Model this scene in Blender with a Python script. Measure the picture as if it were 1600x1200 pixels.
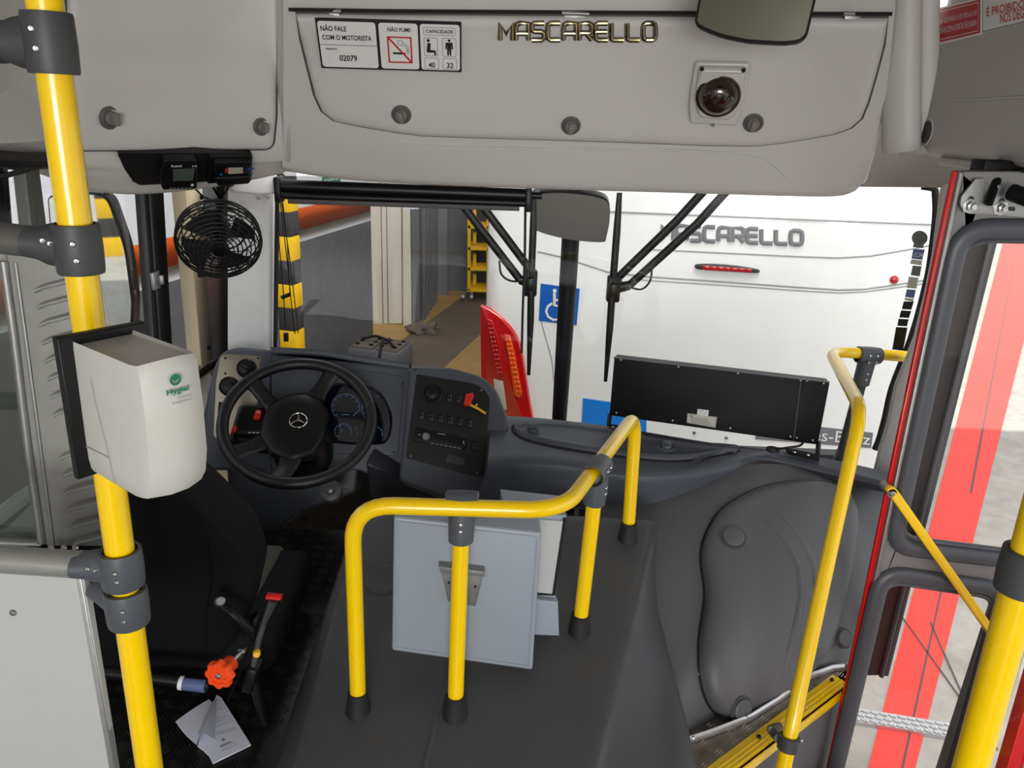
import bpy, bmesh, math, random
from mathutils import Vector, Matrix
from mathutils.bvhtree import BVHTree
random.seed(7)
for o in list(bpy.data.objects):
    bpy.data.objects.remove(o)
SC = bpy.context.scene
COL = SC.collection
V = Vector
PI = math.pi

# ------------------------------------------------------------------ camera
C0 = V((0, 0, 1.75))
FPX = 1246.0
_d = V((-143, 3576, FPX)).normalized()            # world down, seen from the camera (x right, y down, z ahead)
_f = (V((0, 0, 1)) - _d * _d.z).normalized()
_r = _d.cross(_f)
if _r.x < 0:
    _r = -_r
CAMX = V((_r.x, _f.x, -_d.x)); CAMY = V((_r.y, _f.y, -_d.y)); CAMZ = V((_r.z, _f.z, -_d.z))
cam_data = bpy.data.cameras.new('camera')
cam_data.sensor_width = 36.0
cam_data.lens = FPX / 1600 * 36
cam_data.clip_start = 0.02
cam = bpy.data.objects.new('camera', cam_data)
COL.objects.link(cam)
mw = Matrix.Identity(4)
for i, ax in enumerate((CAMX, -CAMY, -CAMZ)):
    for j in range(3):
        mw[j][i] = ax[j]
mw.translation = C0
cam.matrix_world = mw
SC.camera = cam

# ------------------------------------------------------------------ light and exposure
SC.view_settings.view_transform = 'Standard'
SC.view_settings.look = 'None'
SC.view_settings.gamma = 1.0
SC.view_settings.exposure = 0.0
SC.view_settings.use_curve_mapping = False
SC.cycles.use_denoising = True
SC.cycles.max_bounces = 10
SC.cycles.diffuse_bounces = 5
SC.cycles.transparent_max_bounces = 16
SC.cycles.sample_clamp_indirect = 6.0
wd = bpy.data.worlds.new('sky')
SC.world = wd
wd.use_nodes = True
bg = wd.node_tree.nodes['Background']
bg.inputs[0].default_value = (0.90, 0.95, 1.0, 1)
bg.inputs[1].default_value = 1.6


def light(name, kind, loc, energy, color=(1, 1, 1), aim=None, size=1.0, size_y=None, angle=None):
    d = bpy.data.lights.new(name, kind)
    d.energy = energy; d.color = color
    if kind == 'AREA':
        d.size = size
        if size_y:
            d.shape = 'RECTANGLE'; d.size_y = size_y
    if kind == 'SUN' and angle:
        d.angle = angle
    o = bpy.data.objects.new(name, d)
    COL.objects.link(o); o.location = loc
    if aim is not None:
        o.rotation_euler = (V(aim) - V(loc)).to_track_quat('-Z', 'Y').to_euler()
    return o


light('sun', 'SUN', (6, 8, 12), 5.0, (1.0, 0.95, 0.86), aim=(3.6, 4.6, 4.0), angle=0.01)
# unseen fill lamps, added high over the bay and behind the cab to brighten both
light('bay_fill_light', 'AREA', (1.5, 3.0, 5.6), 410, (1, 0.98, 0.95), aim=(1.3, 3.6, 0), size=3.5, size_y=2.0)
light('bay_fill_light', 'AREA', (-2.4, 7.0, 5.6), 120, (1, 0.98, 0.95), aim=(-2.4, 7, 0), size=2.5, size_y=2.0)
light('cab_fill_light', 'AREA', (0.1, -1.6, 2.06), 30, (1, 0.985, 0.97), aim=(0.1, -0.9, 1.0), size=1.4, size_y=1.6)  # added fill under the ceiling, lifts the cab from behind
light('cab_fill_light', 'AREA', (0.1, -3.6, 2.06), 60, (1, 0.985, 0.97), aim=(0.1, -2.4, 1.0), size=1.6, size_y=1.6)
light('rear_fill_light', 'AREA', (0.1, -4.7, 1.25), 105, (1, 0.99, 0.97), aim=(0.1, 0, 1.4), size=2.2, size_y=0.9)  # added fill panel at the back, aimed forward to brighten the overhead panels


# ------------------------------------------------------------------ picture points to places
def ray(px, py):
    return (CAMX * ((px - 800) / FPX) + CAMY * ((py - 600) / FPX) + CAMZ)


def aty(px, py, y):
    r = ray(px, py); return C0 + r * ((y - C0.y) / r.y)


def atx(px, py, x):
    r = ray(px, py); return C0 + r * ((x - C0.x) / r.x)


def atz(px, py, z):
    r = ray(px, py); return C0 + r * ((z - C0.z) / r.z)


class Plane:
    def __init__(s, p, n):
        s.p = V(p); s.n = V(n).normalized()
        if s.n.dot(C0 - s.p) < 0:
            s.n = -s.n

    def hit(s, px, py):
        r = ray(px, py)
        return C0 + r * ((s.p - C0).dot(s.n) / r.dot(s.n)), s.n


def plane3(a, b, c):
    return Plane(a, (V(b) - V(a)).cross(V(c) - V(a)))


class Surf:
    def __init__(s, verts, faces):
        s.b = BVHTree.FromPolygons([tuple(v) for v in verts], faces)

    def hit(s, px, py):
        r = ray(px, py).normalized()
        p, n, i, d = s.b.ray_cast(C0, r)
        if p is None:
            p, n, i, d = s.b.find_nearest(C0 + r * 2.2)
        if n.dot(r) > 0:
            n = -n
        return p, n


# ------------------------------------------------------------------ materials
def lin(c):
    return tuple(((x / 255) / 12.92 if x / 255 <= 0.04045 else ((x / 255 + 0.055) / 1.055) ** 2.4) for x in c)


def material(name, rgb, rough=0.5, metal=0.0, grain=0.0, gscale=300, bump=0.0, bscale=600, spec=0.5, coat=0.0, wear=None, wscale=6, wamt=0.5, alpha=1.0, emit=0):
    m = bpy.data.materials.new(name)
    m.use_nodes = True
    nt = m.node_tree; N = nt.nodes; L = nt.links
    b = N['Principled BSDF']
    c = lin(rgb)
    b.inputs['Base Color'].default_value = (*c, 1)
    b.inputs['Roughness'].default_value = rough
    b.inputs['Metallic'].default_value = metal
    b.inputs['Specular IOR Level'].default_value = spec
    b.inputs['Coat Weight'].default_value = coat
    b.inputs['Alpha'].default_value = alpha
    if emit:
        b.inputs['Emission Color'].default_value = (*c, 1); b.inputs['Emission Strength'].default_value = emit
    tc = N.new('ShaderNodeTexCoord')
    last = None
    if grain > 0:
        t = N.new('ShaderNodeTexNoise'); t.inputs['Scale'].default_value = gscale; t.inputs['Detail'].default_value = 4
        L.new(tc.outputs['Object'], t.inputs['Vector'])
        r = N.new('ShaderNodeValToRGB')
        r.color_ramp.elements[0].position = 0.3; r.color_ramp.elements[1].position = 0.7
        r.color_ramp.elements[0].color = (*[x * (1 - grain) for x in c], 1)
        r.color_ramp.elements[1].color = (*[min(1, x * (1 + grain)) for x in c], 1)
        L.new(t.outputs['Fac'], r.inputs['Fac'])
        last = r.outputs['Color']
    if wear:
        t = N.new('ShaderNodeTexNoise'); t.inputs['Scale'].default_value = wscale; t.inputs['Detail'].default_value = 7; t.inputs['Roughness'].default_value = 0.65
        L.new(tc.outputs['Object'], t.inputs['Vector'])
        r = N.new('ShaderNodeValToRGB'); r.color_ramp.elements[0].position = 0.5; r.color_ramp.elements[1].position = 0.72
        r.color_ramp.elements[0].color = (0, 0, 0, 1); r.color_ramp.elements[1].color = (wamt, wamt, wamt, 1)
        L.new(t.outputs['Fac'], r.inputs['Fac'])
        mx = N.new('ShaderNodeMixRGB')
        L.new(r.outputs['Color'], mx.inputs['Fac'])
        if last:
            L.new(last, mx.inputs['Color1'])
        else:
            mx.inputs['Color1'].default_value = (*c, 1)
        mx.inputs['Color2'].default_value = (*lin(wear), 1)
        last = mx.outputs['Color']
    if last:
        L.new(last, b.inputs['Base Color'])
    if bump > 0:
        t = N.new('ShaderNodeTexNoise'); t.inputs['Scale'].default_value = bscale; t.inputs['Detail'].default_value = 3
        L.new(tc.outputs['Object'], t.inputs['Vector'])
        bp = N.new('ShaderNodeBump'); bp.inputs['Strength'].default_value = bump; bp.inputs['Distance'].default_value = 0.001
        L.new(t.outputs['Fac'], bp.inputs['Height']); L.new(bp.outputs['Normal'], b.inputs['Normal'])
    return m


def pane_material(name, tint=(1, 1, 1), ior=1.45, extra=0.0):
    m = bpy.data.materials.new(name); m.use_nodes = True
    nt = m.node_tree; N = nt.nodes; L = nt.links
    N.remove(N['Principled BSDF'])
    t = N.new('ShaderNodeBsdfTransparent'); t.inputs[0].default_value = (*tint, 1)
    g = N.new('ShaderNodeBsdfGlossy'); g.inputs['Roughness'].default_value = 0.01
    fr = N.new('ShaderNodeFresnel')
    ge = N.new('ShaderNodeNewGeometry'); mr = N.new('ShaderNodeMapRange')      # the same pane from either face
    mr.inputs['To Min'].default_value = ior; mr.inputs['To Max'].default_value = 1 / ior
    L.new(ge.outputs['Backfacing'], mr.inputs['Value']); L.new(mr.outputs[0], fr.inputs[0])
    mx = N.new('ShaderNodeMixShader')
    if extra:
        a = N.new('ShaderNodeMath'); a.operation = 'ADD'; a.use_clamp = True; a.inputs[1].default_value = extra
        L.new(fr.outputs[0], a.inputs[0]); L.new(a.outputs[0], mx.inputs[0])
    else:
        L.new(fr.outputs[0], mx.inputs[0])
    L.new(t.outputs[0], mx.inputs[1]); L.new(g.outputs[0], mx.inputs[2])
    L.new(mx.outputs[0], N['Material Output'].inputs[0])
    return m


M = {}
M['lining'] = material('lining_grey_plastic', (202, 199, 196), 0.55, grain=0.03, gscale=400, bump=0.10, bscale=900)
M['lining_dark'] = material('lining_grey_plastic_darker', (186, 183, 180), 0.5, grain=0.03, bump=0.08, bscale=900)
M['groove'] = material('groove_grey', (74, 72, 72), 0.7)
M['seam'] = material('seam_black', (16, 16, 16), 0.8)
M['knob'] = material('knob_grey', (92, 88, 86), 0.5)
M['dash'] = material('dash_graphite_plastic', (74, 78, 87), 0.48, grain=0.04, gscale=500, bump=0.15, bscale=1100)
M['dash_shaded'] = material('dash_plastic_shaded', (46, 49, 56), 0.5, grain=0.04, gscale=500, bump=0.12, bscale=1100)  # darker copy of the dash plastic: occlusion shade put into the colour
M['dash_black'] = material('dash_black_panel', (22, 22, 23), 0.42, bump=0.05)
M['cowl'] = material('cowl_grey_plastic', (90, 90, 93), 0.5, grain=0.04, gscale=500, bump=0.14, bscale=900)
M['engine'] = material('engine_cover_plastic', (66, 67, 70), 0.5, grain=0.05, gscale=300, bump=0.14, bscale=900, wear=(82, 77, 72), wscale=5, wamt=0.35)
M['rubber'] = material('rubber_black', (24, 24, 25), 0.65, bump=0.1)
M['gasket'] = material('gasket_grey_rubber', (72, 74, 80), 0.42, bump=0.05)
M['black'] = material('black_plastic', (14, 14, 15), 0.4, spec=0.35)
M['black_metal'] = material('black_painted_metal', (14, 14, 17), 0.5, bump=0.05, spec=0.2)
M['yellow'] = material('yellow_enamel', (252, 208, 0), 0.22, grain=0.015, gscale=30, coat=0.3, wear=(232, 180, 6), wscale=30, wamt=0.12)
M['clamp'] = material('clamp_grey_plastic', (76, 80, 86), 0.45, bump=0.08)
M['clamp_dark'] = material('clamp_dark_plastic', (62, 64, 66), 0.5, bump=0.08)
M['steel'] = material('steel', (190, 190, 188), 0.28, 1.0, grain=0.06, gscale=60)
M['steel_dull'] = material('steel_dull', (150, 150, 148), 0.45, 0.85, grain=0.08, gscale=80)
M['alu'] = material('aluminium', (205, 206, 208), 0.38, 0.8, grain=0.05, gscale=90)
M['chrome'] = material('chrome', (225, 222, 210), 0.12, 1.0)
M['chrome_gold'] = material('chrome_warm', (176, 160, 120), 0.16, 1.0)
M['white_panel'] = material('white_panel_laminate', (182, 184, 182), 0.35, grain=0.02, gscale=20)
M['white'] = material('white_plastic', (198, 196, 191), 0.3, grain=0.015, gscale=60)
M['sticker'] = material('sticker_white', (228, 228, 226), 0.45)
M['ink'] = material('ink_black', (24, 24, 26), 0.6)
M['ink_grey'] = material('ink_grey', (112, 114, 118), 0.6)
M['red_ink'] = material('ink_red', (196, 40, 36), 0.5)
M['red_sticker'] = material('sticker_red', (186, 38, 40), 0.5)
M['green'] = material('green_print', (10, 118, 82), 0.5)
M['blue'] = material('blue_sticker', (14, 92, 186), 0.4)
M['blue_bright'] = material('blue_sticker_bright', (20, 128, 226), 0.4)
M['cabinet'] = material('cabinet_grey_paint', (140, 140, 136), 0.38, 0.0, grain=0.05, gscale=40, coat=0.3, bump=0.1, bscale=60)
M['box_grey'] = material('box_pale_grey', (146, 154, 164), 0.42, bump=0.1)
M['fabric_black'] = material('seat_black_fabric', (15, 15, 18), 0.75, spec=0.2, grain=0.1, gscale=700, bump=0.3, bscale=1400)
M['fabric_grey'] = material('seat_grey_fabric', (84, 78, 72), 0.9, grain=0.12, gscale=600, bump=0.3, bscale=1400)
M['orange'] = material('orange_plastic', (250, 78, 20), 0.4)
M['red'] = material('red_plastic', (224, 30, 26), 0.4)
M['red_paint'] = material('red_paint', (206, 22, 22), 0.25, coat=0.4)
M['paper'] = material('paper', (222, 226, 238), 0.8, grain=0.02, gscale=40)
M['paper_ink'] = material('paper_ink', (128, 134, 150), 0.8)
M['plate'] = material('tread_plate_dark', (40, 39, 38), 0.36, 0.5, grain=0.1, gscale=30)
M['plate_light'] = material('tread_plate_worn', (138, 128, 118), 0.36, 0.75, grain=0.12, gscale=30, wear=(90, 82, 74), wscale=12, wamt=0.5)
M['floor'] = material('floor_dark', (52, 52, 53), 0.6, grain=0.1, gscale=200)
M['bus_white'] = material('bus_white_paint', (244, 245, 243), 0.16, coat=0.6, grain=0.006, gscale=3)
M['lamp_red'] = material('lamp_red', (176, 14, 16), 0.14, coat=0.6)
M['led_red'] = material('led_red', (170, 8, 18), 0.2, coat=0.5, bump=0.6, bscale=160)
M['led_amber'] = material('led_amber', (226, 84, 12), 0.2, coat=0.5, bump=0.6, bscale=160)
M['seam_grey'] = material('body_seam_grey', (160, 162, 162), 0.5)
M['wall_white'] = material('masonry_white', (212, 214, 220), 0.85, grain=0.02, gscale=12)
M['wall_grey'] = material('masonry_grey', (96, 97, 101), 0.7, grain=0.06, gscale=8, wear=(120, 120, 122), wscale=9, wamt=0.3)
M['wall_orange'] = material('masonry_orange', (236, 104, 30), 0.7, grain=0.03, gscale=12)
M['door_cream'] = material('door_cream', (206, 200, 186), 0.6, grain=0.03, gscale=20)
M['metal_grey'] = material('sheet_metal_grey', (116, 118, 124), 0.5, 0.3, grain=0.05, gscale=15)
M['concrete'] = material('concrete', (168, 164, 158), 0.85, grain=0.10, gscale=9, wear=(120, 112, 104), wscale=3, wamt=0.5)
M['concrete_brown'] = material('concrete_brown', (108, 96, 82), 0.6, grain=0.10, gscale=6, wear=(86, 78, 68), wscale=2.5, wamt=0.6)
M['floor_ochre'] = material('floor_ochre', (176, 142, 82), 0.65, grain=0.08, gscale=7)
M['lane_red'] = material('lane_red_paint', (232, 62, 52), 0.7, grain=0.06, gscale=14)
M['cloth'] = material('rag_cloth', (112, 100, 92), 0.95, grain=0.15, gscale=60)
M['cream'] = material('cream_trim', (214, 200, 166), 0.5, grain=0.02)
M['pillar_white'] = material('pillar_pale_grey', (232, 232, 232), 0.4, grain=0.02, gscale=30)
M['yellow_paint'] = material('yellow_paint', (250, 200, 8), 0.5, grain=0.04, gscale=20)
M['dark_paint'] = material('dark_paint', (52, 52, 54), 0.6, grain=0.05, gscale=20)
M['mirror'] = material('mirror_glass', (205, 208, 206), 0.02, 1.0)
M['mirror_tint'] = material('mirror_glass_greenish', (158, 160, 144), 0.05, 1.0)
M['mirror_dark'] = material('mirror_glass_dark', (176, 172, 166), 0.28, 0.75)
M['knob_light'] = material('knob_grey_lighter', (124, 118, 114), 0.5)
M['screen'] = material('lcd_screen', (74, 84, 76), 0.15, coat=0.5)
M['screen_pale'] = material('lcd_pale', (176, 172, 160), 0.25)
M['cluster'] = material('cluster_glass', (9, 14, 24), 0.08, coat=0.6)
M['gauge'] = material('gauge_print', (96, 140, 190), 0.4)
M['brushed'] = material('brushed_plate', (146, 138, 124), 0.36, 0.8, grain=0.06, gscale=120)
M['glass'] = pane_material('clear_pane', (0.97, 0.985, 0.98))
M['glass_grey'] = pane_material('smoky_pane', (0.62, 0.66, 0.62), extra=0.06)
M['glass_door'] = pane_material('door_pane', (0.95, 0.93, 0.92), extra=0.0)
M['amber_dome'] = material('smoked_dome', (40, 22, 14), 0.06, coat=1.0)
M['silver_hose'] = material('grey_tube_paint', (160, 160, 156), 0.32, 0.5)
M['tube_dark'] = material('grey_tube_dark', (92, 92, 88), 0.4, 0.2)
M['wood_blind'] = material('blind_fabric_grey', (96, 94, 94), 0.8, grain=0.05, gscale=300)
M['dark_glass'] = material('dark_tinted_panel', (44, 38, 38), 0.35)
M['plastic_red_edge'] = M['red_paint']
M['blue_label'] = material('label_blue', (84, 96, 140), 0.6)
M['grey_label'] = material('label_grey', (98, 98, 98), 0.6)
M['door_grey'] = material('door_grey_paint', (124, 122, 121), 0.42, 0.1, grain=0.03, gscale=40)
M['key_yellow'] = material('key_yellow', (240, 190, 40), 0.5)
M['roof'] = material('workshop_roof', (150, 150, 150), 0.8)


# ------------------------------------------------------------------ mesh builder
class MB:
    def __init__(s):
        s.bm = bmesh.new(); s.mi = 0

    def tag(s):
        for f in s.bm.faces:
            if not f.tag:
                f.material_index = s.mi; f.tag = True

    def mat(s, i):
        s.tag(); s.mi = i; return s

    def face(s, pts):
        vs = [s.bm.verts.new(p) for p in pts]
        try:
            return s.bm.faces.new(vs)
        except ValueError:
            return None

    def merge(s, tmp):
        me = bpy.data.meshes.new('t'); tmp.to_mesh(me); tmp.free(); s.bm.from_mesh(me); bpy.data.meshes.remove(me); s.tag(); return s

    def box(s, c, size, rot=None, bev=0.0, seg=2):
        t = bmesh.new(); bmesh.ops.create_cube(t, size=1.0)
        bmesh.ops.scale(t, vec=size, verts=t.verts)
        if bev > 0:
            bmesh.ops.bevel(t, geom=list(t.edges), offset=bev, segments=seg, affect='EDGES', profile=0.5)
        m = Matrix.Translation(V(c))
        if rot is not None:
            m = m @ (rot.to_4x4() if hasattr(rot, 'to_4x4') else rot)
        bmesh.ops.transform(t, matrix=m, verts=t.verts)
        return s.merge(t)

    def prism(s, pts, vec, bev=0.0, seg=3, both=False):
        """pts: outline of the face towards the viewer; vec: from that face to the far one."""
        t = bmesh.new(); vec = V(vec)
        a = [t.verts.new(V(p)) for p in pts]; b = [t.verts.new(V(p) + vec) for p in pts]
        n = len(a)
        fa = t.faces.new(a); t.faces.new(list(reversed(b)))
        for i in range(n):
            j = (i + 1) % n
            t.faces.new((a[j], a[i], b[i], b[j]))
        bmesh.ops.recalc_face_normals(t, faces=t.faces)
        if bev > 0:
            es = [e for e in fa.edges]
            bmesh.ops.bevel(t, geom=es, offset=bev, segments=seg, affect='EDGES', profile=0.5)
        return s.merge(t)

    def cyl(s, p0, p1, r0, r1=None, seg=20, bev=0.0):
        r1 = r0 if r1 is None else r1
        p0 = V(p0); p1 = V(p1); h = (p1 - p0).length
        if bev > 0:
            return s.lathe(p0, p1 - p0, [(0, 0), (r0 - bev, 0), (r0, bev), (r1, h - bev), (r1 - bev, h), (0, h)], seg)
        return s.lathe(p0, p1 - p0, [(0, 0), (r0, 0), (r1, h), (0, h)], seg)

    def lathe(s, o, axis, prof, seg=24):
        o = V(o); ax = V(axis).normalized()
        u = ax.orthogonal().normalized(); w = ax.cross(u)
        t = bmesh.new(); rings = []
        for r, h in prof:
            if r < 1e-6:
                rings.append([t.verts.new(o + ax * h)])
            else:
                rings.append([t.verts.new(o + ax * h + (u * math.cos(2 * PI * k / seg) + w * math.sin(2 * PI * k / seg)) * r) for k in range(seg)])
        for a, b in zip(rings, rings[1:]):
            for k in range(seg):
                k2 = (k + 1) % seg
                if len(a) == 1 and len(b) == 1:
                    continue
                if len(a) == 1:
                    t.faces.new((a[0], b[k2], b[k]))
                elif len(b) == 1:
                    t.faces.new((a[k], a[k2], b[0]))
                else:
                    t.faces.new((a[k], a[k2], b[k2], b[k]))
        bmesh.ops.recalc_face_normals(t, faces=t.faces)
        return s.merge(t)

    def tube(s, pts, r, seg=14, fillet=0.0, closed=False, flat=None):
        pts = [V(p) for p in pts]
        if fillet > 0:
            out = []
            n = len(pts)
            for i, p in enumerate(pts):
                if not closed and (i == 0 or i == n - 1):
                    out.append(p); continue
                a = pts[(i - 1) % n] - p; b = pts[(i + 1) % n] - p
                d = min(fillet, a.length * 0.49, b.length * 0.49)
                A = p + a.normalized() * d; B = p + b.normalized() * d
                for k in range(9):
                    q = k / 8
                    out.append(A * (1 - q) ** 2 + p * 2 * q * (1 - q) + B * q * q)
            pts = out
        n = len(pts)
        rr = r if isinstance(r, (list, tuple)) else [r] * n
        T = []
        for i in range(n):
            a = pts[(i - 1) % n] if (closed or i > 0) else pts[i]
            b = pts[(i + 1) % n] if (closed or i < n - 1) else pts[i]
            d = b - a
            T.append(d.normalized() if d.length > 1e-9 else V((0, 0, 1)))
        if flat is not None:
            u = V(flat) - T[0] * V(flat).dot(T[0])
            u = u.normalized() if u.length > 1e-6 else T[0].orthogonal().normalized()
        else:
            u = T[0].orthogonal().normalized()
        t = bmesh.new(); rings = []
        for i in range(n):
            if flat is not None:
                q = V(flat) - T[i] * V(flat).dot(T[i])
                if q.length > 1e-6:
                    u = q.normalized()
            else:
                u = (u - T[i] * u.dot(T[i])).normalized()
            w = T[i].cross(u)
            ru, rw = (rr[i] if isinstance(rr[i], (tuple, list)) else (rr[i], rr[i]))
            rings.append([t.verts.new(pts[i] + u * ru * math.cos(2 * PI * k / seg) + w * rw * math.sin(2 * PI * k / seg)) for k in range(seg)])
        m = n if closed else n - 1
        for i in range(m):
            a = rings[i]; b = rings[(i + 1) % n]
            for k in range(seg):
                t.faces.new((a[k], a[(k + 1) % seg], b[(k + 1) % seg], b[k]))
        if not closed:
            t.faces.new(list(reversed(rings[0]))); t.faces.new(rings[-1])
        bmesh.ops.recalc_face_normals(t, faces=t.faces)
        return s.merge(t)

    def strip(s, pts, w, h, n, closed=False):
        """a flat ribbon of width 2w and thickness 2h that lies across the normal n"""
        return s.tube(pts, [(h, w)] * len(pts), seg=8, closed=closed, flat=n)

    def grid(s, rows, close_u=False):
        t = bmesh.new()
        g = [[t.verts.new(V(p)) for p in row] for row in rows]
        for a, b in zip(g, g[1:]):
            n = len(a)
            for k in range(n if close_u else n - 1):
                k2 = (k + 1) % n
                t.faces.new((a[k], a[k2], b[k2], b[k]))
        return s.merge(t)

    def loft(s, rings, cap=True):
        """closed rings of equal length, joined"""
        t = bmesh.new()
        g = [[t.verts.new(V(p)) for p in r] for r in rings]
        for a, b in zip(g, g[1:]):
            n = len(a)
            for k in range(n):
                t.faces.new((a[k], a[(k + 1) % n], b[(k + 1) % n], b[k]))
        if cap:
            t.faces.new(list(reversed(g[0]))); t.faces.new(g[-1])
        bmesh.ops.recalc_face_normals(t, faces=t.faces)
        return s.merge(t)

    def textq(s, txt, q, lift=0.0008, bold=0.0):
        """writing fitted to the quad q = bottom-left, bottom-right, top-right, top-left"""
        cu = bpy.data.curves.new('t', 'FONT'); cu.body = txt; cu.size = 1; cu.resolution_u = 3
        if bold:
            cu.offset = bold
        ob = bpy.data.objects.new('t', cu); COL.objects.link(ob)
        dg = bpy.context.evaluated_depsgraph_get()
        me = bpy.data.meshes.new_from_object(ob.evaluated_get(dg))
        bpy.data.objects.remove(ob); bpy.data.curves.remove(cu)
        xs = [v.co.x for v in me.vertices]; ys = [v.co.y for v in me.vertices]
        if xs:
            x0, x1, y0, y1 = min(xs), max(xs), min(ys), max(ys)
            n = (q[1] - q[0]).cross(q[3] - q[0]).normalized()
            for v in me.vertices:
                u = (v.co.x - x0) / max(1e-6, x1 - x0); w = (v.co.y - y0) / max(1e-6, y1 - y0)
                v.co = (q[0] * (1 - u) + q[1] * u) * (1 - w) + (q[3] * (1 - u) + q[2] * u) * w + n * lift
            s.bm.from_mesh(me); s.tag()
        bpy.data.meshes.remove(me)
        return s

    def quad(s, q, lift=0.0, thick=0.0):
        n = (q[1] - q[0]).cross(q[3] - q[0]).normalized()
        if thick:
            return s.prism([p + n * (lift) for p in q], -n * thick)
        s.face([p + n * lift for p in q]); s.tag(); return s

    def line(s, pts, w, n, lift=0.0008):
        n = V(n).normalized()
        for a, b in zip(pts, pts[1:]):
            d = (b - a)
            if d.length < 1e-7:
                continue
            k = n.cross(d.normalized()) * w * 0.5
            e = d.normalized() * w * 0.4
            s.face([a - k - e + n * lift, b - k + e + n * lift, b + k + e + n * lift, a + k - e + n * lift])
        s.tag(); return s


def build(name, mb, mats, parent=None, smooth=38):
    mb.tag()
    me = bpy.data.meshes.new(name)
    bmesh.ops.remove_doubles(mb.bm, verts=mb.bm.verts, dist=1e-6)
    mb.bm.to_mesh(me); mb.bm.free()
    for m in (mats if isinstance(mats, (list, tuple)) else [mats]):
        me.materials.append(M[m] if isinstance(m, str) else m)
    if smooth:
        me.shade_smooth(); me.set_sharp_from_angle(angle=math.radians(smooth))
    o = bpy.data.objects.new(name, me); COL.objects.link(o)
    if parent is not None:
        o.parent = parent
        if parent.type == 'EMPTY':
            o.matrix_parent_inverse = Matrix.Translation(-parent.location)
    return o


def thing(name, label, cat, loc=(0, 0, 0), group=None):
    o = bpy.data.objects.new(name, None); COL.objects.link(o)
    o.location = V(loc); o.empty_display_size = 0.05
    o['label'] = label; o['category'] = cat
    if group:
        o['group'] = group
    return o


def tag(o, label, cat, group=None):
    o['label'] = label; o['category'] = cat
    if group:
        o['group'] = group
    return o


def struct(name, mb, mats, parent=None, smooth=38):
    o = build(name, mb, mats, parent, smooth)
    if parent is None:
        o['kind'] = 'structure'
    return o


def crom(p, t):
    """Catmull-Rom through the list p at t in [0, len-1]"""
    n = len(p) - 1
    i = min(int(t), n - 1); f = t - i
    p1, p2 = p[i], p[i + 1]
    p0 = p[i - 1] if i > 0 else p1 * 2 - p2
    p3 = p[i + 2] if i + 2 <= n else p2 * 2 - p1
    return 0.5 * ((2 * p1) + (p2 - p0) * f + (2 * p0 - 5 * p1 + 4 * p2 - p3) * f * f + (3 * p1 - p0 - 3 * p2 + p3) * f ** 3)


def spline_rows(rows, nu=8, nv=8):
    R = []
    for row in rows:
        row = [V(p) for p in row]
        m = (len(row) - 1) * nu
        R.append([crom(row, k / nu) for k in range(m + 1)])
    out = []
    m = (len(R) - 1) * nv
    for k in range(m + 1):
        out.append([crom([r[c] for r in R], k / nv) for c in range(len(R[0]))])
    return out


def surf_obj(o):
    return Surf([v.co.copy() for v in o.data.vertices], [tuple(p.vertices) for p in o.data.polygons])


def surf_of(rows):
    vs = []; fs = []; w = len(rows[0])
    for r in rows:
        vs.extend(r)
    for i in range(len(rows) - 1):
        for k in range(w - 1):
            a = i * w + k
            fs.append((a, a + 1, a + w + 1, a + w))
    return Surf(vs, fs)


def smooth_loop(px, per=6):
    n = len(px); out = []
    P = [V((a, b, 0)) for a, b in px]
    for i in range(n):
        p0, p1, p2, p3 = P[i - 1], P[i], P[(i + 1) % n], P[(i + 2) % n]
        for k in range(per):
            f = k / per
            q = 0.5 * ((2 * p1) + (p2 - p0) * f + (2 * p0 - 5 * p1 + 4 * p2 - p3) * f * f + (3 * p1 - p0 - 3 * p2 + p3) * f ** 3)
            out.append((q.x, q.y))
    return out


def round_loop(px, rad, per=6):
    """outline with its corners rounded by rad (in picture points)"""
    n = len(px); out = []
    P = [V((a, b, 0)) for a, b in px]
    for i in range(n):
        p = P[i]; a = P[i - 1] - p; b = P[(i + 1) % n] - p
        r = rad[i] if isinstance(rad, (list, tuple)) else rad
        d = min(r, a.length * 0.49, b.length * 0.49)
        if d < 0.3:
            out.append((p.x, p.y)); continue
        A = p + a.normalized() * d; B = p + b.normalized() * d
        for k in range(per + 1):
            q = k / per
            w = A * (1 - q) ** 2 + p * 2 * q * (1 - q) + B * q * q
            out.append((w.x, w.y))
    return out


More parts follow.
